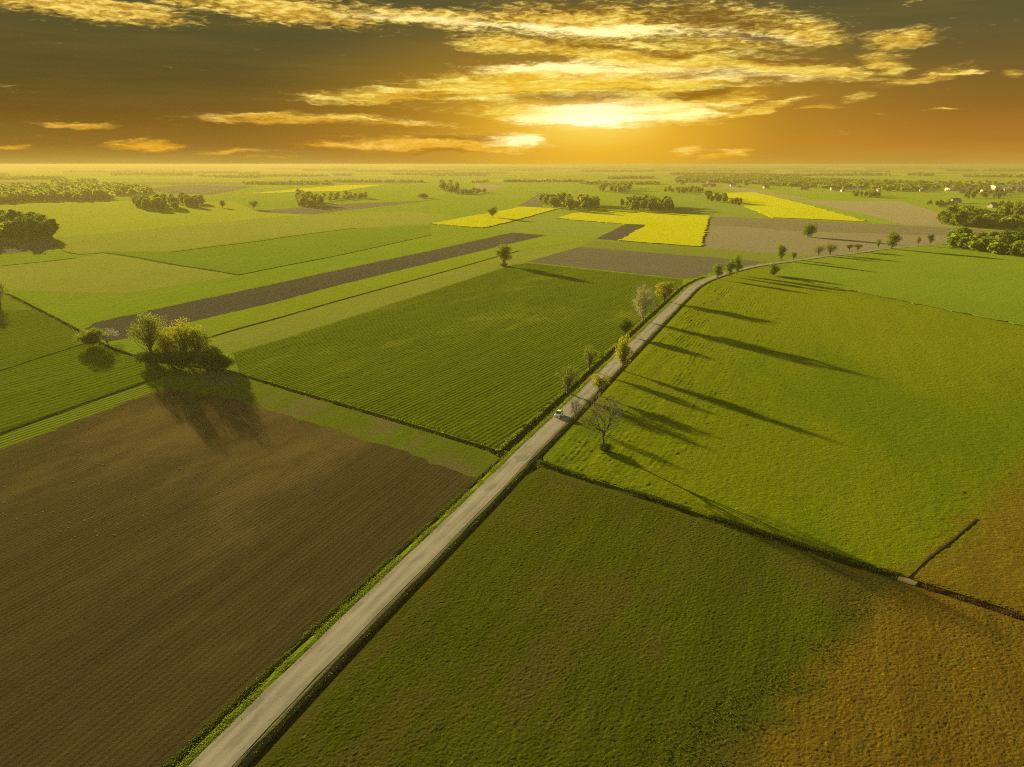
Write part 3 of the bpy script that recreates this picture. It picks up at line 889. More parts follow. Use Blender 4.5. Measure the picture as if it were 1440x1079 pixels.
m_gr = leaf_mat('red_blades', (.055, .022, .010), (.11, .05, .018), .2, (.1, .05, .02), .5)
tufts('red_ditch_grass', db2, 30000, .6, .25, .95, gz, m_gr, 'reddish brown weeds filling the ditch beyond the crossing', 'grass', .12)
hl = px((1250, 824), (1215, 850), (1175, 880), (1130, 922), (1085, 968), (1030, 1010), (930, 1079))
tufts('meadow_weeds', hl, 1800, 2.0, .03, .11, .08, m_gd, 'broken line of dark weeds across the meadow', 'grass', .1)

# pale stones on the ploughed field
st = []
for _ in range(260):
    q = (rng.uniform(0, 330), rng.uniform(560, 760))
    if q[1] < 634 - .38 * q[0] + 12: continue
    st.append(P(*q))
V = []; Q = []
for (x, y) in st:
    s = rng.uniform(.07, .17); k = len(V)
    pts = [(0, 0, 1), (1, 0, 0), (0, 1, 0), (-1, 0, 0), (0, -1, 0)]
    V += [(x + a * s * rng.uniform(.7, 1.3), y + b * s * rng.uniform(.7, 1.3), .04 + c * s) for a, b, c in pts]
    Q += [(k, k + 1, k + 2), (k, k + 2, k + 3), (k, k + 3, k + 4), (k, k + 4, k + 1)]
tag(link('field_stones', mesh_np('field_stones', V, Q), plain('pale_stone', (.42, .38, .30), .9, .2)), 'pale stones strewn over the ploughed field', 'stones', kind='stuff')


# ------------------------------------------------------------------ trees
def tubes(segs, sides=5):
    """segs: list of (p0, p1, r0, r1)"""
    V = []; Q = []
    for p0, p1, r0, r1 in segs:
        p0 = np.array(p0, float); p1 = np.array(p1, float)
        d = p1 - p0; d /= np.linalg.norm(d) + 1e-9
        u = np.cross(d, (0.3, .9, .1)); u /= np.linalg.norm(u) + 1e-9
        w = np.cross(d, u)
        k = len(V)
        for c, r in ((p0, r0), (p1, r1)):
            for i in range(sides):
                a = 2 * np.pi * i / sides
                V.append(c + (u * np.cos(a) + w * np.sin(a)) * r)
        for i in range(sides):
            j = (i + 1) % sides
            Q.append((k + i, k + j, k + sides + j, k + sides + i))
    return np.array(V), np.array(Q)


def limb(p0, p1, r0, r1, g, n=3, bend=.12):
    p0 = np.array(p0, float); p1 = np.array(p1, float)
    L = np.linalg.norm(p1 - p0)
    pts = [p0]
    for i in range(1, n):
        pts.append(p0 + (p1 - p0) * i / n + g.normal(0, bend * L / n, 3))
    pts.append(p1)
    return [(pts[i], pts[i + 1], r0 + (r1 - r0) * i / n, r0 + (r1 - r0) * (i + 1) / n) for i in range(n)]


def leaves(cents, rads, per, size, g, shell=.45):
    V = []
    for c, r in zip(cents, rads):
        n = int(per * (r[0] * r[1] * r[2]) ** (2 / 3.0))
        d = g.normal(0, 1, (n, 3)); d /= np.linalg.norm(d, axis=1)[:, None]
        rr = shell + (1.05 - shell) * g.random(n) ** .6
        rr *= 1 + .12 * g.normal(0, 1, n)
        p = np.array(c) + d * rr[:, None] * np.array(r)
        nn = d * .5 + g.normal(0, .7, (n, 3)); nn /= np.linalg.norm(nn, axis=1)[:, None]
        a = np.cross(nn, g.normal(0, 1, (n, 3))); a /= np.linalg.norm(a, axis=1)[:, None]
        b = np.cross(nn, a)
        s = size * (.5 + g.random(n))
        a = a * s[:, None]; b = b * s[:, None] * .62
        V.append(np.stack([p - a, p - b, p + a * 1.1, p + b], 1))
    V = np.concatenate(V).reshape(-1, 3)
    return V, np.arange(len(V)).reshape(-1, 4)


def make_tree(kind, seed, H=10.0):
    """returns (trunk V,Q), (crown V,Q)"""
    g = np.random.default_rng(seed)
    segs = []
    if kind == 'bare':
        tw = []
        spread = .95 if kind == 'bare' else .62
        lim = 6 if kind == 'bare' else 7

        def grow(p, d, L, r, lv):
            q = p + d * L
            (segs if lv < 3 else tw).extend(limb(p, q, r, r * .68, g, 2, .16))
            if lv >= lim: return
            n_ = (6 if kind == 'bare' else 7) if lv == 0 else 3
            ph = g.uniform(0, 6.28)
            u = np.cross(d, (.31, .17, .93)); u /= np.linalg.norm(u); w = np.cross(d, u)
            for i in range(n_):
                a = ph + i * 2.4 + g.normal(0, .3)
                tl = g.uniform(.35, 1.0) * (1.15 if kind == 'bare' else .8)
                if lv and i == 0: tl *= .3
                e = d * math.cos(tl) + (u * math.cos(a) + w * math.sin(a)) * math.sin(tl)
                e = e + np.array([0, 0, .10 if kind == 'bare' else .22]); e /= np.linalg.norm(e)
                grow(p + d * L * g.uniform(.6, 1.0), e, L * g.uniform(.62, .86) * (.85 if lv == 0 else 1), max(r * .55, .017), lv + 1)
        grow(np.zeros(3), np.array([.03, .02, 1.0]), H * (.32 if kind == 'bare' else .20), H * .026, 0)
        allp = np.array([s[1] for s in segs + tw])
        k = H / allp[:, 2].max()
        f = lambda L: [(a * k, b * k, r0, r1) for a, b, r0, r1 in L]
        return tubes(f(segs), 6), tubes(f(tw), 3)
    spec = {
        # crown bottom, crown radius, clumps, clump radius, leaves per m2-ish, leaf size, shell
        'round': (.10, .36, 30, .14, 150, .15, .45), 'oval': (.12, .26, 30, .12, 150, .145, .45),
        'tall': (.16, .17, 30, .095, 150, .125, .4), 'airy': (.22, .25, 40, .095, 80, .105, .2),
        'willow': (.15, .33, 54, .11, 85, .11, .2), 'bush': (.0, .55, 26, .22, 120, .19, .5),
        'small': (.35, .26, 24, .11, 100, .14, .3), 'bare_dense': (.14, .30, 56, .10, 0, 0, 0)}[kind]
    bot, rad, nc, cr, per, ls, sh = spec
    cz = (bot + 1) / 2 * H; hz = (1 - bot) / 2 * H
    cents = []; rads = []
    for i in range(nc):
        for _ in range(20):
            d = g.normal(0, 1, 3); d /= np.linalg.norm(d)
            k = g.uniform(.35, 1.0)
            c = np.array([d[0] * rad * H * k, d[1] * rad * H * k, cz + d[2] * (hz - cr * H * .6) * k * 1.05])
            if all(np.linalg.norm(c - e) > cr * H * .6 for e in cents): break
        if kind == 'willow': c[2] -= .02 * H
        r = cr * H * g.uniform(.55, 1.4)
        cents.append(c); rads.append((r, r * g.uniform(.8, 1.2), r * (g.uniform(.9, 1.5) if kind in ('willow', 'airy', 'tall') else g.uniform(.7, .95))))
    cents.append(np.array([0, 0, cz])); rads.append((rad * H * .5, rad * H * .5, hz * .55))
    top = np.array([g.normal(0, .02) * H, g.normal(0, .02) * H, cz + .25 * hz])
    tr_ = H * (.022 if kind != 'bush' else .015)
    segs += limb((0, 0, -.3), (0, 0, .6), tr_ * 1.5, tr_, g, 1, 0)
    segs += limb((0, 0, .6), top, tr_, tr_ * .35, g, 5, .12)
    for c in cents[:-1]:
        zb = g.uniform(max(.1, bot * .7), .75) * min(c[2], top[2])
        b0 = np.array([top[0] * zb / top[2], top[1] * zb / top[2], zb])
        segs += limb(b0, c, tr_ * .42, tr_ * .10, g, 3, .2)
        if kind in ('airy', 'willow'):
            for _ in range(4):
                segs += limb(c, c + g.normal(0, cr * H * .55, 3), tr_ * .1, tr_ * .04, g, 2, .2)
    if kind == 'bare_dense':
        tw = []
        for c in cents:
            out_ = (np.array(c) - np.array([0, 0, cz * .7])); out_ /= np.linalg.norm(out_) + 1e-6
            for _ in range(42):
                e = out_ * .7 + g.normal(0, .55, 3) + np.array([0, 0, .35]); e /= np.linalg.norm(e)
                st_ = np.array(c) + g.normal(0, cr * H * .25, 3)
                tw.append((st_, st_ + e * cr * H * g.uniform(.7, 1.7), .026, .012))
        return tubes(segs, 5), tubes(tw, 3)
    return tubes(segs, 5), leaves(cents, rads, per, ls * H / 10, g, sh)


m_bark = plain('bark', (.075, .058, .040), .95, .1, .4, 4.0)
m_bark_pale = plain('pale_bark', (.22, .19, .13), .95, .1, .3, 4.0)
m_twig = plain('pale_twigs', (.46, .42, .22), .9, .1, .25, 1.0)
m_twig_b = plain('brown_twigs', (.13, .098, .055), .9, .1, .3, 1.0)
L_dark = leaf_mat('leaves_dark', (.034, .050, .006), (.074, .100, .011), .38, (.06, .10, .010))
L_mid = leaf_mat('leaves_mid', (.050, .072, .008), (.108, .138, .013), .45, (.15, .20, .012))
L_yel = leaf_mat('leaves_yellow', (.095, .098, .009), (.180, .170, .016), .45, (.30, .27, .018))
L_olive = leaf_mat('leaves_olive', (.058, .070, .008), (.120, .132, .014), .42, (.19, .21, .016))

PROTO = {}


def proto(kind, seed, leafm, bark):
    key = (kind, seed, leafm.name, bark.name)
    if key not in PROTO:
        (tv, tq), (cv, cq) = make_tree(kind, seed)
        a = mesh_np('trunk', tv, tq, smooth=True); a.materials.append(bark)
        b = mesh_np('crown', cv, cq); b.materials.append(leafm)
        w = max(np.percentile(np.abs(cv[:, 0]), 97), np.percentile(np.abs(cv[:, 1]), 97)) * 2
        PROTO[key] = (a, b, w)
    return PROTO[key]


def tree(name, px_, py_, hpx, wpx, kind, seed, leafm, bark, label, cat='tree', group=None, rz=None, loc=None):
    a, b, w = proto(kind, seed, leafm, bark)
    x, y = P(px_, py_) if loc is None else loc
    d = depth(px_, py_)
    sl = math.hypot(math.hypot(x, y), CAMH)
    hm = hpx * d / F * math.hypot(x, y) / max(1, y) / (math.hypot(x, y) / sl) * (y / math.hypot(x, y))
    wm = wpx * d / F
    t = empty(name, (x, y, 0), rng.random() * 6.28 if rz is None else rz, (wm / w, wm / w, hm / 10.0))
    tag(t, label, cat, group)
    link('trunk', a, None, t); link('crown', b, None, t)
    return t


# along the road and standing alone in the fields
tree('bare_tree', 850, 634, 80, 60, 'bare', 11, m_twig_b, m_bark, 'large leafless tree in the field right of the white car')
tree('bush', 852, 635, 13, 18, 'bush', 21, L_dark, m_bark, 'dark bush at the foot of the large leafless tree', 'bush')
tree('bare_sapling', 808, 594, 34, 18, 'bare', 12, m_twig_b, m_bark, 'small leafless tree at the roadside behind the white car')
tree('roadside_tree', 843, 557, 32, 25, 'small', 31, L_yel, m_bark, 'short yellow crowned tree leaning over the right road edge')
tree('roadside_tree', 798, 553, 40, 31, 'airy', 32, L_olive, m_bark, 'airy yellow green tree left of the road, nearest to the car')
tree('roadside_tree', 829, 521, 36, 19, 'airy', 33, L_olive, m_bark, 'thin airy tree left of the road between two fuller trees')
tree('roadside_tree', 877, 522, 51, 21, 'tall', 34, L_yel, m_bark, 'tall slender yellow tree standing on the right road edge')
tree('evergreen_tree', 879, 472, 26, 20, 'round', 35, L_dark, m_bark, 'small very dark green tree left of the road')
tree('pale_bare_tree', 904, 452, 49, 32, 'bare_dense', 13, m_twig, m_bark_pale, 'large pale leafless tree with dense twigs left of the road')
tree('roadside_tree', 934, 424, 30, 25, 'oval', 36, L_yel, m_bark, 'golden brown tree behind the pale leafless tree')
tree('roadside_tree', 1009, 393, 24, 13, 'oval', 37, L_mid, m_bark, 'green tree on the inside of the road bend, leftmost of three')
tree('roadside_tree', 1026, 389, 26, 15, 'oval', 38, L_mid, m_bark, 'green tree at the bend, middle of three')
tree('roadside_tree', 1036, 386.5, 29, 15, 'oval', 39, L_mid, m_bark, 'tallest green tree at the bend, right of three')
tree('bush', 1087, 388, 17, 16, 'bush', 40, L_mid, m_bark, 'round dark green bush in the field below the bend', 'bush')
tree('roadside_tree', 1098, 367, 25, 12, 'oval', 41, L_mid, m_bark, 'slim green tree above the road beyond the bend')
tree('roadside_tree', 1116, 366, 14, 7, 'oval', 42, L_mid, m_bark, 'very small tree beside the slim tree beyond the bend')
tree('sparse_tree', 1151, 359.5, 15, 15, 'airy', 43, L_olive, m_bark, 'sparse olive tree by the far road, left of a pair')
tree('sparse_tree', 1167, 358.5, 17, 17, 'airy', 44, L_olive, m_bark, 'sparse olive tree by the far road, right of a pair')
tree('sparse_tree', 1194, 353.5, 11, 10, 'small', 45, L_olive, m_bark, 'low round tree in the row along the far road')
tree('sparse_tree', 1206, 354, 12, 13, 'small', 46, L_olive, m_bark, 'low wide tree in the row along the far road')
tree('sparse_tree', 1235, 349, 13, 8, 'airy', 47, L_olive, m_bark, 'thin pale sapling beside the round tree by the far road')
tree('roadside_tree', 1254, 351, 25, 17, 'round', 48, L_mid, m_bark, 'bright round green tree beside the far road')
tree('sparse_tree', 1291, 346, 14, 8, 'airy', 49, L_olive, m_bark, 'thin sparse tree near the corner of the right wood')
tree('roadside_tree', 1308, 343.5, 15, 9, 'oval', 50, L_dark, m_bark, 'small dark tree just before the right wood')
tree('field_tree', 1137, 333.5, 20, 18, 'bush', 51, L_mid, m_bark, 'round green tree alone on the bare tan field')
tree('field_tree', 692, 306.5, 17, 13, 'round', 52, L_olive, m_bark, 'round tree alone on the yellow rapeseed wedge')
tree('field_tree', 708.5, 373.5, 31, 21, 'oval', 53, L_olive, m_bark, 'tall oval tree alone at the far edge of the centre field')
tree('bush', 708, 374, 5, 14, 'bush', 54, L_olive, m_twig_b, 'low scrub at the foot of the oval field tree', 'bush')
tree('field_tree', 1, 428, 33, 20, 'airy', 55, L_olive, m_bark, 'airy tree at the left edge beside the ditch')
# the clump on the left ditch
tree('willow_tree', 213, 503, 67, 44, 'willow', 56, L_olive, m_bark, 'tall airy willow on the left end of the ditch clump')
tree('willow_tree', 259, 508, 60, 42, 'willow', 57, L_yel, m_bark, 'broad yellow green willow in the middle of the ditch clump')
tree('willow_tree', 236, 507, 44, 32, 'willow', 58, L_yel, m_bark, 'short yellow willow between the two taller ones in the clump')
tree('willow_tree', 281, 508, 50, 34, 'willow', 59, L_olive, m_bark, 'leaning willow on the right of the ditch clump')
for k, (bx, by, bh, bw, ml) in enumerate([(212, 513, 20, 32, L_dark), (238, 517, 24, 38, L_dark), (268, 519, 27, 40, L_dark), (298, 517, 31, 40, L_mid), (314, 520, 21, 30, L_dark)]):
    tree('bush', bx, by, bh, bw, 'bush', 60 + k, ml, m_bark, ['dark bush under the tall willow, leftmost in the clump', 'dark bush under the short yellow willow', 'large dark bush under the middle willow', 'tall green bush at the right side of the clump', 'low dark bush at the right end of the clump'][k], 'bush', 'bushes under the ditch clump')
tree('bush', 131, 487, 25, 31, 'bush', 66, L_olive, m_bark, 'round olive bush on the ditch left of the clump', 'bush')
tree('bare_shrub', 150, 479, 18, 40, 'bare', 14, m_twig, m_bark_pale, 'pale leafless scrub behind the round ditch bush', 'bush')
tree('field_tree', 313, 292.5, 11, 8, 'oval', 70, L_olive, m_bark, 'small hazy tree, left of two alone in the far left field')
tree('field_tree', 357, 294.5, 14, 12, 'round', 71, L_olive, m_bark, 'small hazy tree, right of two alone in the far left field')
tree('bush', 595, 279, 7, 14, 'bush', 72, L_olive, m_bark, 'low bush at the tip of the dark brown field', 'bush')


# ------------------------------------------------------------------ groves: trees standing together
def low_tree(seed, rad=.36, bot=.1, n=340, ls=.9, nc=9):
    g = np.random.default_rng(seed)
    H = 10.0
    cz = (bot + 1) / 2 * H; hz = (1 - bot) / 2 * H
    c = []; r = []
    for i in range(nc):
        d = g.normal(0, 1, 3); d /= np.linalg.norm(d); k = g.uniform(.35, .7)
        c.append(np.array([d[0] * rad * H * k, d[1] * rad * H * k, cz + d[2] * hz * k]))
        q = rad * H * g.uniform(.4, .62); r.append((q, q, q * 1.05))
    vol = sum((q[0] ** 3) ** (2 / 3) for q in r)
    return leaves(c, r, n / vol, ls, g, .55)


def full_tree_mesh(seed, kind, leafm):
    """trunk and crown in one mesh with two materials, for trees too small to show their parts"""
    (tv, tq), _ = make_tree('oval', seed)
    cv, cq = low_tree(seed, *kind)
    me = mesh_np('grove_tree', np.concatenate([tv, cv]), np.concatenate([tq, cq + len(tv)]), np.concatenate([np.zeros(len(tq)), np.ones(len(cq))]))
    me.materials.append(m_bark); me.materials.append(leafm)
    return me


GT = {}
for nm, lm in (('olive', L_olive), ('mid', L_mid), ('dark', L_dark), ('yel', L_yel)):
    GT[nm] = [full_tree_mesh(100 + i * 7 + len(nm), (rd, bt, 900, .62, 12), lm) for i, (rd, bt) in enumerate(((.36, .0), (.30, .02), (.40, .0)))]


MASS = []


def grove(poly_px, n, hpx, kinds, label, group, name='grove_tree', cat='tree', wr=1.0, mind=.7, mass=False):
    """n trees inside the outline, the nearest standing along its front"""
    pg = px(*poly_px)
    xs = [p[0] for p in pg]; ys = [p[1] for p in pg]
    cx_, cy_ = np.mean([p[0] for p in poly_px]), max(p[1] for p in poly_px)
    hm = hpx * depth(cx_, cy_) / F
    done = []; tries = 0
    n = int(n * (2.0 if mass else 1.4))
    while len(done) < n and tries < 9000:
        tries += 1
        q = np.array([[rng.uniform(min(xs), max(xs)), rng.uniform(min(ys), max(ys))]])
        if not inside(q[:, 0], q[:, 1], pg)[0]: continue
        if any(np.hypot(*(q[0] - e)) < hm * .30 * mind for e in done): continue
        done.append(q[0])
    for q in done:
        h = hm * rng.uniform(.72, 1.12)
        w = h * rng.uniform(.85, 1.2) * wr
        if mass:
            MASS.append((q[0], q[1], w, h)); continue
        me = GT[kinds[rng.integers(len(kinds))]][rng.integers(3)]
        o = link(name, me)
        o.location = (q[0], q[1], 0); o.rotation_euler = (0, 0, rng.random() * 6.28)
        o.scale = (w / 10, w / 10, h / 10)
        tag(o, label, cat, group)


grove([(1330, 349), (1360, 352.5), (1400, 358.5), (1445, 364), (1560, 378), (1560, 352), (1440, 344), (1340, 340)], 42, 31, ['mid', 'mid', 'dark', 'olive'], 'full green tree in the dense wood right of the road', 'trees in the wood right of the road')
grove([(1323, 316), (1345, 320), (1440, 323), (1520, 326), (1520, 306), (1430, 304), (1325, 306)], 46, 25, ['olive', 'olive', 'mid'], 'olive tree in the second wood behind the road wood', 'trees in the second wood on the right')
grove([(868, 296.5), (900, 299), (952, 300), (955, 293), (930, 289), (872, 288)], 26, 18, ['mid', 'olive', 'dark'], 'dense tree in the long grove behind the yellow rapeseed', 'trees in the grove behind the rapeseed', wr=.9)
grove([(782, 294), (800, 298), (842, 298.5), (840, 288), (770, 284), (762, 290)], 24, 19, ['yel', 'olive', 'olive'], 'sunlit hazy tree in the grove between the rapeseed fields', 'trees in the sunlit grove between rapeseed fields')
grove([(993, 284), (1022, 288), (1026, 281), (996, 277)], 10, 13, ['mid', 'dark'], 'dark tree in the small round grove by the far rapeseed', 'trees in the small round grove')
grove([(1026, 287.5), (1040, 289.5), (1042, 287), (1028, 285)], 4, 9, ['mid', 'olive'], 'low tree at the right end of the small round grove', 'low trees beside the small round grove', mass=True)
grove([(188, 293), (215, 297), (250, 298), (250, 288), (192, 285)], 20, 19, ['olive', 'olive', 'mid'], 'hazy olive tree in the grove on the far left field', 'trees in the left one of two hazy groves', wr=.9)
grove([(252, 291), (287, 293.5), (287, 286), (254, 283)], 11, 17, ['olive', 'mid'], 'hazy olive tree in the smaller grove on the far left field', 'trees in the right one of two hazy groves', wr=.9)
grove([(417, 289), (436, 293), (453, 292), (452, 284), (420, 281)], 12, 17, ['olive', 'mid'], 'olive tree in the bushy clump by the dark brown field', 'trees in the clump by the dark brown field', mass=True)
grove([(453, 284), (480, 282), (520, 279), (520, 276), (470, 277), (453, 279)], 16, 9, ['olive', 'mid'], 'low tree in the hedge trailing right of the bushy clump', 'trees in the hedge by the dark brown field', mass=True)
grove([(618, 270), (634, 273), (648, 272), (647, 265), (620, 264)], 9, 14, ['mid', 'olive'], 'green tree in the clump left of the pinkish plot', 'trees in the clump by the pinkish plot', mass=True)
grove([(650, 274), (686, 273.5), (684, 269), (650, 270)], 10, 7, ['mid', 'olive'], 'low tree in the hedge right of the green clump', 'trees in the hedge by the pinkish plot', mass=True)
grove([(-60, 346), (0, 340), (40, 340), (78, 338), (70, 325), (30, 318), (-60, 320)], 34, 35, ['olive', 'mid', 'dark'], 'brownish green tree in the grove at the left edge', 'trees in the grove at the left edge')
grove([(930, 271), (960, 273), (992, 270.5), (990, 267), (940, 268)], 14, 8, ['mid', 'dark'], 'dark tree in the low row left of the far rapeseed', 'trees in the low row left of the far rapeseed', mass=True)
grove([(840, 271), (870, 273), (895, 271), (893, 265), (850, 263)], 14, 11, ['olive', 'yel', 'mid'], 'tree in the farm clump behind the rapeseed grove', 'trees in the farm clump behind the rapeseed', mass=True)
grove([(1197, 277), (1235, 279), (1236, 275), (1198, 272)], 12, 8, ['olive'], 'small tree in the row above the pale fallow field', 'trees in the row above the pale fallow field', mass=True)
grove([(1300, 289), (1345, 292), (1348, 288), (1302, 285)], 9, 7, ['olive', 'mid'], 'garden tree beside the white houses on the right', 'garden trees by the white houses', mass=True)
grove([(1400, 292), (1440, 295), (1442, 290), (1400, 288)], 9, 8, ['olive', 'mid'], 'garden tree behind the right edge house', 'garden trees by the right edge house', mass=True)
grove([(1355, 281), (1415, 281), (1415, 272), (1358, 271)], 16, 9, ['olive', 'yel'], 'pale tree in the copse below the long white sheds', 'trees in the copse below the white sheds', mass=True)


base_ = [low_tree(300 + i, .36, .0, 420, .75, 9)[0] for i in range(6)]
V = np.concatenate([base_[i % 6] * np.array([w / 10, w / 10, h / 10]) + np.array([x, y, 0]) for i, (x, y, w, h) in enumerate(MASS)])
tag(link('copses', mesh_np('copses', V, np.arange(len(V)).reshape(-1, 4)), L_olive), 'low copses and hedges between the far fields', 'copse', kind='stuff')

# far woods that read as one mass
def wood(name, rows, leafm, label, cat='wood', size=2.6, per=46):
    """rows: (polygon in pixels, number of trees, height m)"""
    VV = []
    base = [low_tree(500 + i, .42, .0, per, size, 5)[0] for i in range(6)]
    for poly, n, hm in rows:
        pg = px(*poly)
        A = np.array(pg); lo, hi = A.min(0), A.max(0)
        c = 0; tries = 0
        while c < n and tries < 40:
            tries += 1
            Q = lo + (hi - lo) * rng.random((n * 2, 2))
            Q = Q[inside(Q[:, 0], Q[:, 1], pg)]
            Q = Q[fbm(Q[:, 0] * .006, Q[:, 1] * .006, 3, 77) > .30][: n - c]
            for q in Q:
                s = hm / 10 * rng.uniform(.8, 1.12); w = s * rng.uniform(.9, 1.4)
                VV.append(base[rng.integers(6)] * np.array([w, w, s]) + np.array([q[0], q[1], 0]))
            c += len(Q)
    V = np.concatenate(VV)
    me = mesh_np(name, V, np.arange(len(V)).reshape(-1, 4))
    return tag(link(name, me, leafm), label, cat, kind='stuff')


wood('woodland', [([(-120, 292), (0, 286.5), (70, 284), (155, 281), (140, 272), (60, 266), (-120, 268)], 800, 15), ([(128, 275), (195, 276), (215, 271), (190, 264), (120, 263)], 330, 14), ([(70, 268), (140, 267), (135, 259), (75, 258)], 280, 15)], L_olive, 'hazy wood on the far left edge of the fields')


def belt(y0, y1, x0, x1, n, hm, amp=2.0, gaps=.5):
    """broken rows of trees from x0 to x1, as thin polygons"""
    rows = []
    x = x0
    while x < x1:
        w = rng.uniform(25, 140)
        if rng.random() > gaps:
            y = rng.uniform(y0, y1)
            th = rng.uniform(.25, .9) * (y - 231) / 12
            sl = rng.uniform(-.8, .8) * (y - 231) / 16
            rows.append(([(x, y), (x + w, y + sl), (x + w, y + sl - th), (x, y - th)], max(6, int(n * w / 100)), hm * rng.uniform(.75, 1.2)))
        x += w * rng.uniform(.5, 1.0)
    return rows


rows = belt(253, 261, 200, 940, 120, 9, gaps=.68) + belt(247.5, 253, -200, 960, 190, 12, gaps=.5) + belt(244, 247.5, -200, 960, 260, 14, gaps=.35)
wood('tree_belt', rows, L_olive, 'broken rows of trees across the far plain')
rows = belt(240, 243.5, -300, 1700, 150, 17, gaps=.3) + belt(236.5, 239, -300, 1700, 260, 24, gaps=.1) + belt(235, 236.8, -300, 1700, 240, 34, gaps=.15)
wood('far_forest', rows, L_mid, 'dark forest band along the horizon', size=3.4, per=30)
rows = [([(950, 257), (1040, 258), (1130, 264.5), (1260, 270), (1300, 268), (1300, 260), (1130, 253), (1000, 251), (950, 252)], 1300, 12),
        ([(1290, 266), (1460, 268), (1560, 268), (1560, 257), (1290, 258)], 380, 10)] + belt(246, 250, 950, 1600, 120, 14, gaps=.35)
wood('wood_undergrowth', [([(1332, 349), (1362, 352.5), (1400, 358.5), (1445, 364), (1560, 378), (1560, 352), (1440, 345), (1340, 341)], 420, 9), ([(1324, 316), (1345, 319.5), (1440, 322.5), (1520, 325), (1520, 307), (1430, 305), (1326, 307)], 420, 10)], L_mid, 'dense undergrowth filling the two woods on the right', size=1.5, per=60)
wood('village_trees', rows, L_mid, 'trees between the houses of the far village')

# ------------------------------------------------------------------ houses
m_wall = plain('white_render', (.40, .36, .28), .9, .2, .08)
m_wall2 = plain('cream_render', (.34, .28, .19), .9, .2, .08)
m_roof_r = plain('red_tiles', (.20, .09, .055), .95, .0, .25)
m_roof_g = plain('grey_tiles', (.15, .13, .11), .95, .0, .25)
m_glass = plain('window_glass', (.05, .055, .06), .15, .6, .1)
m_door = plain('brown_door', (.16, .09, .05), .6, .3, .1)
m_metal = plain('pale_sheet_metal', (.50, .44, .32), .95, .0, .08)


def box_vq(x0, x1, y0, y1, z0, z1):
    V = [(x, y, z) for z in (z0, z1) for y in (y0, y1) for x in (x0, x1)]
    Q = [(0, 2, 3, 1), (4, 5, 7, 6), (0, 1, 5, 4), (2, 6, 7, 3), (0, 4, 6, 2), (1, 3, 7, 5)]
    return V, Q


def house(name, L, Wd, hw, hr, wall, roof, parts=True):
    """gable house about its base; ridge along x"""
    a, b = L / 2, Wd / 2
    bm = bmesh.new()
    v = [bm.verts.new(p) for p in [(-a, -b, 0), (a, -b, 0), (a, b, 0), (-a, b, 0), (-a, -b, hw), (a, -b, hw), (a, b, hw), (-a, b, hw), (-a, 0, hw + hr), (a, 0, hw + hr)]]
    for f in [(0, 1, 5, 4), (2, 3, 7, 6), (1, 2, 6, 9, 5), (3, 0, 4, 8, 7)]:
        bm.faces.new([v[i] for i in f])
    wm = bpy.data.meshes.new('wall'); bm.to_mesh(wm); bm.free(); wm.materials.append(wall)
    bm = bmesh.new()
    e, th = .5, .22
    k = hr / b
    for s in (-1, 1):
        p = [(-a - e, s * (b + e), hw - e * k + .05), (a + e, s * (b + e), hw - e * k + .05), (a + e, 0, hw + hr + .05), (-a - e, 0, hw + hr + .05)]
        lo = [bm.verts.new(q) for q in p]; up = [bm.verts.new((q[0], q[1], q[2] + th)) for q in p]
        bm.faces.new(up); bm.faces.new(lo[::-1])
        for i in range(4):
            j = (i + 1) % 4
            bm.faces.new([lo[i], lo[j], up[j], up[i]])
    bmesh.ops.recalc_face_normals(bm, faces=bm.faces)
    rm = bpy.data.meshes.new('roof'); bm.to_mesh(rm); bm.free(); rm.materials.append(roof)
    out = [('wall', wm), ('roof', rm)]
    if parts:
        for x in (-a * .55, 0.0, a * .55):
            if x == 0.0: 
                V, Q = box_vq(-.5, .5, -b - .04, -b + .02, 0, 2.1); nm, mm = 'door', m_door
            else:
                V, Q = box_vq(x - .7, x + .7, -b - .04, -b + .02, .9, 2.2); nm, mm = 'window', m_glass
            me = mesh_np(nm, V, Q); me.materials.append(mm); out.append((nm, me))
        V, Q = box_vq(a * .3, a * .3 + .6, .3, .9, hw + hr * .4, hw + hr + 1.0)
        me = mesh_np('chimney', V, Q); me.materials.append(m_roof_r); out.append(('chimney', me))
    return out


def place(name, parts, loc, rz, s, label, cat, group=None):
    t = empty(name, (loc[0], loc[1], 0), rz, (s, s, s))
    tag(t, label, cat, group)
    made = {}
    for nm, me in parts:
        p = t
        if nm == 'chimney': p = made['roof']
        o = link(nm, me, None, p); made[nm] = o
    return t


HK = [house('house', 12, 8.5, 3.4, 3.6, m_wall, m_roof_r), house('house', 13, 9, 3.2, 3.2, m_wall, m_roof_g), house('house', 11, 8, 4.6, 3.4, m_wall2, m_roof_r)]
HS = [[p for p in h if p[0] in ('wall', 'roof')] for h in HK]
SHED = house('shed', 46, 20, 5, 2.2, m_metal, m_metal, parts=False)
place('house', HK[1], P(1343, 285.5), R(15), 1.15, 'white house with dark roof and long shadow above the right wood', 'house')
place('house', HK[0], P(1326, 291.5), R(-40), .9, 'small white house left of the dark roofed house', 'house')
place('house', HK[0], P(1396, 292), R(20), 1.0, 'white house with red roof behind the right wood', 'house')
place('house', HK[1], P(1433, 303), R(10), 1.2, 'white house at the right edge above the wood', 'house')
place('shed', SHED, P(1345, 268.5), R(3), 1.0, 'long low white shed left of the other sheds', 'shed')
place('shed', SHED, P(1417, 267), R(-4), 1.6, 'longest white shed on the right edge of the village', 'shed')
place('shed', SHED, P(1392, 271), R(8), .9, 'low white shed in front of the longest shed', 'shed')
n = 0
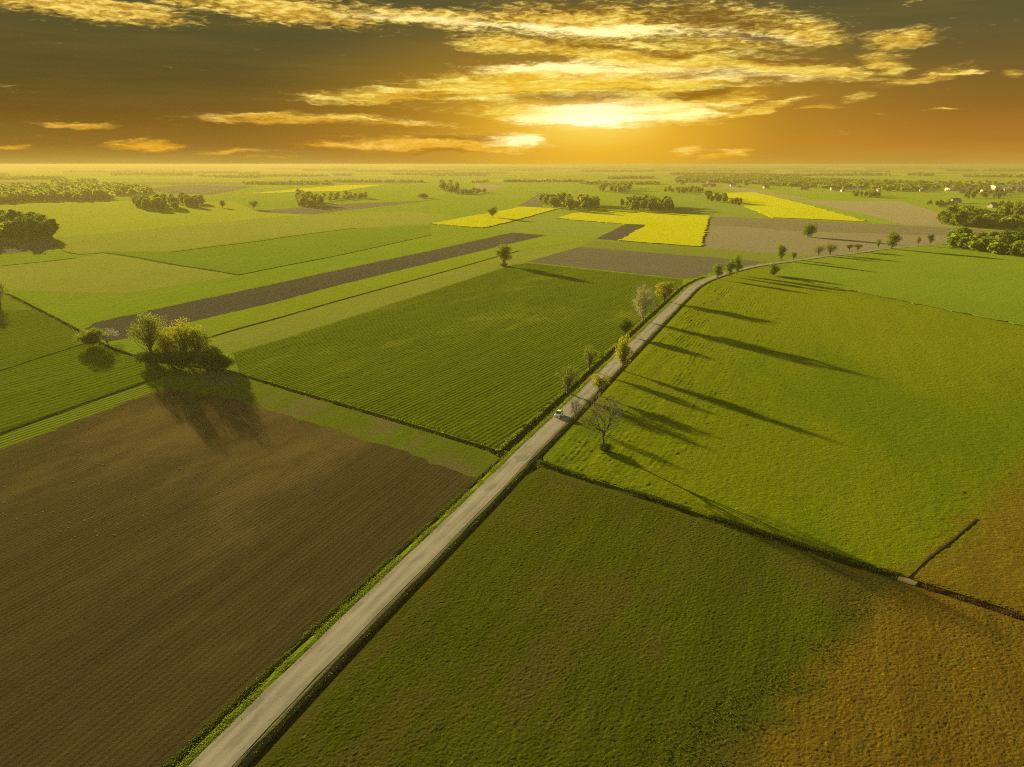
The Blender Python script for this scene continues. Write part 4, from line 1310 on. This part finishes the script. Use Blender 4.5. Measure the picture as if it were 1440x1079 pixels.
while n < 64:
    x = rng.uniform(955, 1440)
    y = rng.uniform(258, 272)
    if x < 1290 and not (256 + (x - 955) * .036 - 1 < y < 262 + (x - 955) * .036): continue
    if x >= 1290 and y > 274: continue
    place('village_house', HS[rng.integers(3)], P(x, y), rng.random() * 3.14, rng.uniform(.75, 1.25), 'small pale house among the trees of the far village', 'house', 'houses of the far village')
    n += 1
for k in range(7):
    place('farm_house', HS[k % 3], P(362 + k * 11 + rng.uniform(-4, 4), 259.5 + rng.uniform(-1.5, 1.5)), rng.random() * 3.14, 1.0, 'tiny hazy farm house beside the far left tree belt', 'house', 'farm houses in the far left haze')

# ------------------------------------------------------------------ the car
m_paint = plain('silver_paint', (.62, .64, .66), .28, .5, .02)
m_carglass = plain('car_glass', (.02, .025, .03), .08, .6, .0)
m_tyre = plain('tyre_rubber', (.015, .015, .015), .9, .2, .1)
m_rim = plain('alloy_rim', (.45, .45, .45), .35, .5, .05, metal=.8)
m_lamp = plain('headlamp_glass', (.75, .75, .72), .1, .6, .0)
m_tail = plain('tail_lamp', (.35, .02, .02), .2, .5, .0)
m_trim = plain('black_trim', (.02, .02, .02), .6, .3, .0)


def loft(sections):
    """sections: rings of equal length (list of lists of points) -> V, Q with end caps as fans"""
    n = len(sections[0])
    V = [p for s in sections for p in s]
    Q = []
    for k in range(len(sections) - 1):
        for i in range(n - 1):
            Q.append((k * n + i, k * n + i + 1, (k + 1) * n + i + 1, (k + 1) * n + i))
    return V, Q


def build_car(loc, rz):
    t = empty('car', loc, rz, (.84, .84, .84))
    tag(t, 'small silver car driving on the road towards the camera', 'car')
    bm = bmesh.new()
    # body: side profile lofted across, +x is forward
    st_ = [(-2.05, .55, .50), (-2.0, .98, .74), (-1.3, 1.02, .84), (-.4, .98, .86), (.6, .96, .86), (1.25, .92, .85), (1.85, .80, .78), (2.08, .60, .60)]
    rings = []
    for x, zt, w in st_:
        zb = .26 if -1.9 < x < 1.9 else .36
        rings.append([bm.verts.new(p) for p in [(x, -w * .92, zb), (x, -w, (zb + zt) * .5), (x, -w * .95, zt - .08), (x, -w * .82, zt), (x, w * .82, zt), (x, w * .95, zt - .08), (x, w, (zb + zt) * .5), (x, w * .92, zb)]])
    for a, b in zip(rings[:-1], rings[1:]):
        for i in range(8):
            j = (i + 1) % 8
            bm.faces.new([a[i], a[j], b[j], b[i]])
    bm.faces.new(rings[0]); bm.faces.new(rings[-1])
    bmesh.ops.recalc_face_normals(bm, faces=bm.faces)
    me = bpy.data.meshes.new('body'); bm.to_mesh(me); bm.free()
    for p in me.polygons: p.use_smooth = True
    o = link('body', me, m_paint, t)
    o.modifiers.new('bevel', 'BEVEL').width = .05
    # cabin glass
    def block(name, pts, mat, parent=t):
        bm = bmesh.new()
        vs = [bm.verts.new(p) for p in pts]
        for f in [(0, 3, 2, 1), (4, 5, 6, 7), (0, 1, 5, 4), (1, 2, 6, 5), (2, 3, 7, 6), (3, 0, 4, 7)]:
            bm.faces.new([vs[i] for i in f])
        bmesh.ops.recalc_face_normals(bm, faces=bm.faces)
        me = bpy.data.meshes.new(name); bm.to_mesh(me); bm.free()
        return link(name, me, mat, parent)
    block('windows', [(-1.75, -.72, .97), (1.0, -.74, .93), (1.0, .74, .93), (-1.75, .72, .97), (-1.3, -.58, 1.42), (.22, -.60, 1.42), (.22, .60, 1.42), (-1.3, .58, 1.42)], m_carglass)
    block('roof', [(-1.42, -.60, 1.41), (.28, -.62, 1.41), (.28, .62, 1.41), (-1.42, .60, 1.41), (-1.25, -.52, 1.48), (.12, -.54, 1.48), (.12, .54, 1.48), (-1.25, .52, 1.48)], m_paint)
    for s in (-1, 1):
        block('headlight', [(1.86, s * .42, .60), (2.06, s * .40, .60), (2.0, s * .70, .60), (1.86, s * .76, .60), (1.86, s * .42, .74), (1.98, s * .40, .74), (1.92, s * .70, .74), (1.86, s * .76, .74)], m_lamp)
        block('tail_light', [(-2.06, s * .45, .70), (-1.98, s * .45, .70), (-1.96, s * .74, .70), (-2.03, s * .70, .70), (-2.04, s * .45, .90), (-1.96, s * .45, .90), (-1.94, s * .74, .90), (-2.01, s * .70, .90)], m_tail)
        block('mirror', [(.75, s * .82, .95), (.9, s * .82, .95), (.9, s * 1.0, .95), (.75, s * 1.0, .95), (.75, s * .82, 1.08), (.9, s * .82, 1.08), (.9, s * 1.0, 1.08), (.75, s * 1.0, 1.08)], m_paint)
    block('grille', [(2.0, -.35, .42), (2.1, -.35, .42), (2.1, .35, .42), (2.0, .35, .42), (2.0, -.35, .56), (2.085, -.35, .56), (2.085, .35, .56), (2.0, .35, .56)], m_trim)
    for x in (-1.28, 1.28):
        for s in (-1, 1):
            V = []; Q = []
            nn = 18
            for yy in (s * .66, s * .87):
                for i in range(nn):
                    a = 2 * math.pi * i / nn
                    V.append((x + .32 * math.cos(a), yy, .32 + .32 * math.sin(a)))
            for i in range(nn):
                j = (i + 1) % nn
                Q.append((i, j, nn + j, nn + i))
            V += [(x, s * .66, .32), (x, s * .87, .32)]
            k = 2 * nn
            T = [(q[0], q[1], q[2]) for q in Q] + [(q[0], q[2], q[3]) for q in Q] + [(i, (i + 1) % nn, k) for i in range(nn)] + [(nn + i, nn + (i + 1) % nn, k + 1) for i in range(nn)]
            w = link('wheel', mesh_np('wheel', V, T), m_tyre, t)
            V2 = [(x + .2 * math.cos(2 * math.pi * i / nn), s * .885, .32 + .2 * math.sin(2 * math.pi * i / nn)) for i in range(nn)] + [(x, s * .895, .32)]
            link('rim', mesh_np('rim', V2, [(i, (i + 1) % nn, nn) for i in range(nn)]), m_rim, w)
    return t


ic = ridx(789, 587)
cpos = redge(ic, ic + 1, -1.0)[0]
tdir = CL[ic + 1] - CL[ic]
build_car((cpos[0], cpos[1], .14), math.atan2(-tdir[1], -tdir[0]))

# ------------------------------------------------------------------ haze
HAZE = 1.9e-4
V, Q = box_vq(-9500, 9500, -1800, 14500, -2.0, 61.0)
hz_me = mesh_np('haze', V, Q)
m, t, out = new_mat('haze')
pv = t.new('ShaderNodeVolumePrincipled')
pv.inputs['Color'].default_value = (.205, .167, .066, 1)
pv.inputs['Density'].default_value = HAZE
pv.inputs['Anisotropy'].default_value = .24
t.l.new(pv.outputs[0], out.inputs['Volume'])
m.cycles.homogeneous_volume = True if hasattr(m, 'cycles') and hasattr(m.cycles, 'homogeneous_volume') else False
tag(link('haze', hz_me, m), 'thin golden haze over the fields', 'haze', kind='stuff')

# ------------------------------------------------------------------ render settings
S.view_settings.view_transform = 'Standard'
S.view_settings.look = 'None'
S.view_settings.exposure = EXPO
S.view_settings.gamma = 1.0
S.render.engine = 'CYCLES'
S.cycles.filter_width = 1.1
S.cycles.max_bounces = 5
S.cycles.diffuse_bounces = 2
S.cycles.transparent_max_bounces = 8
S.cycles.volume_bounces = 0
S.cycles.use_denoising = False
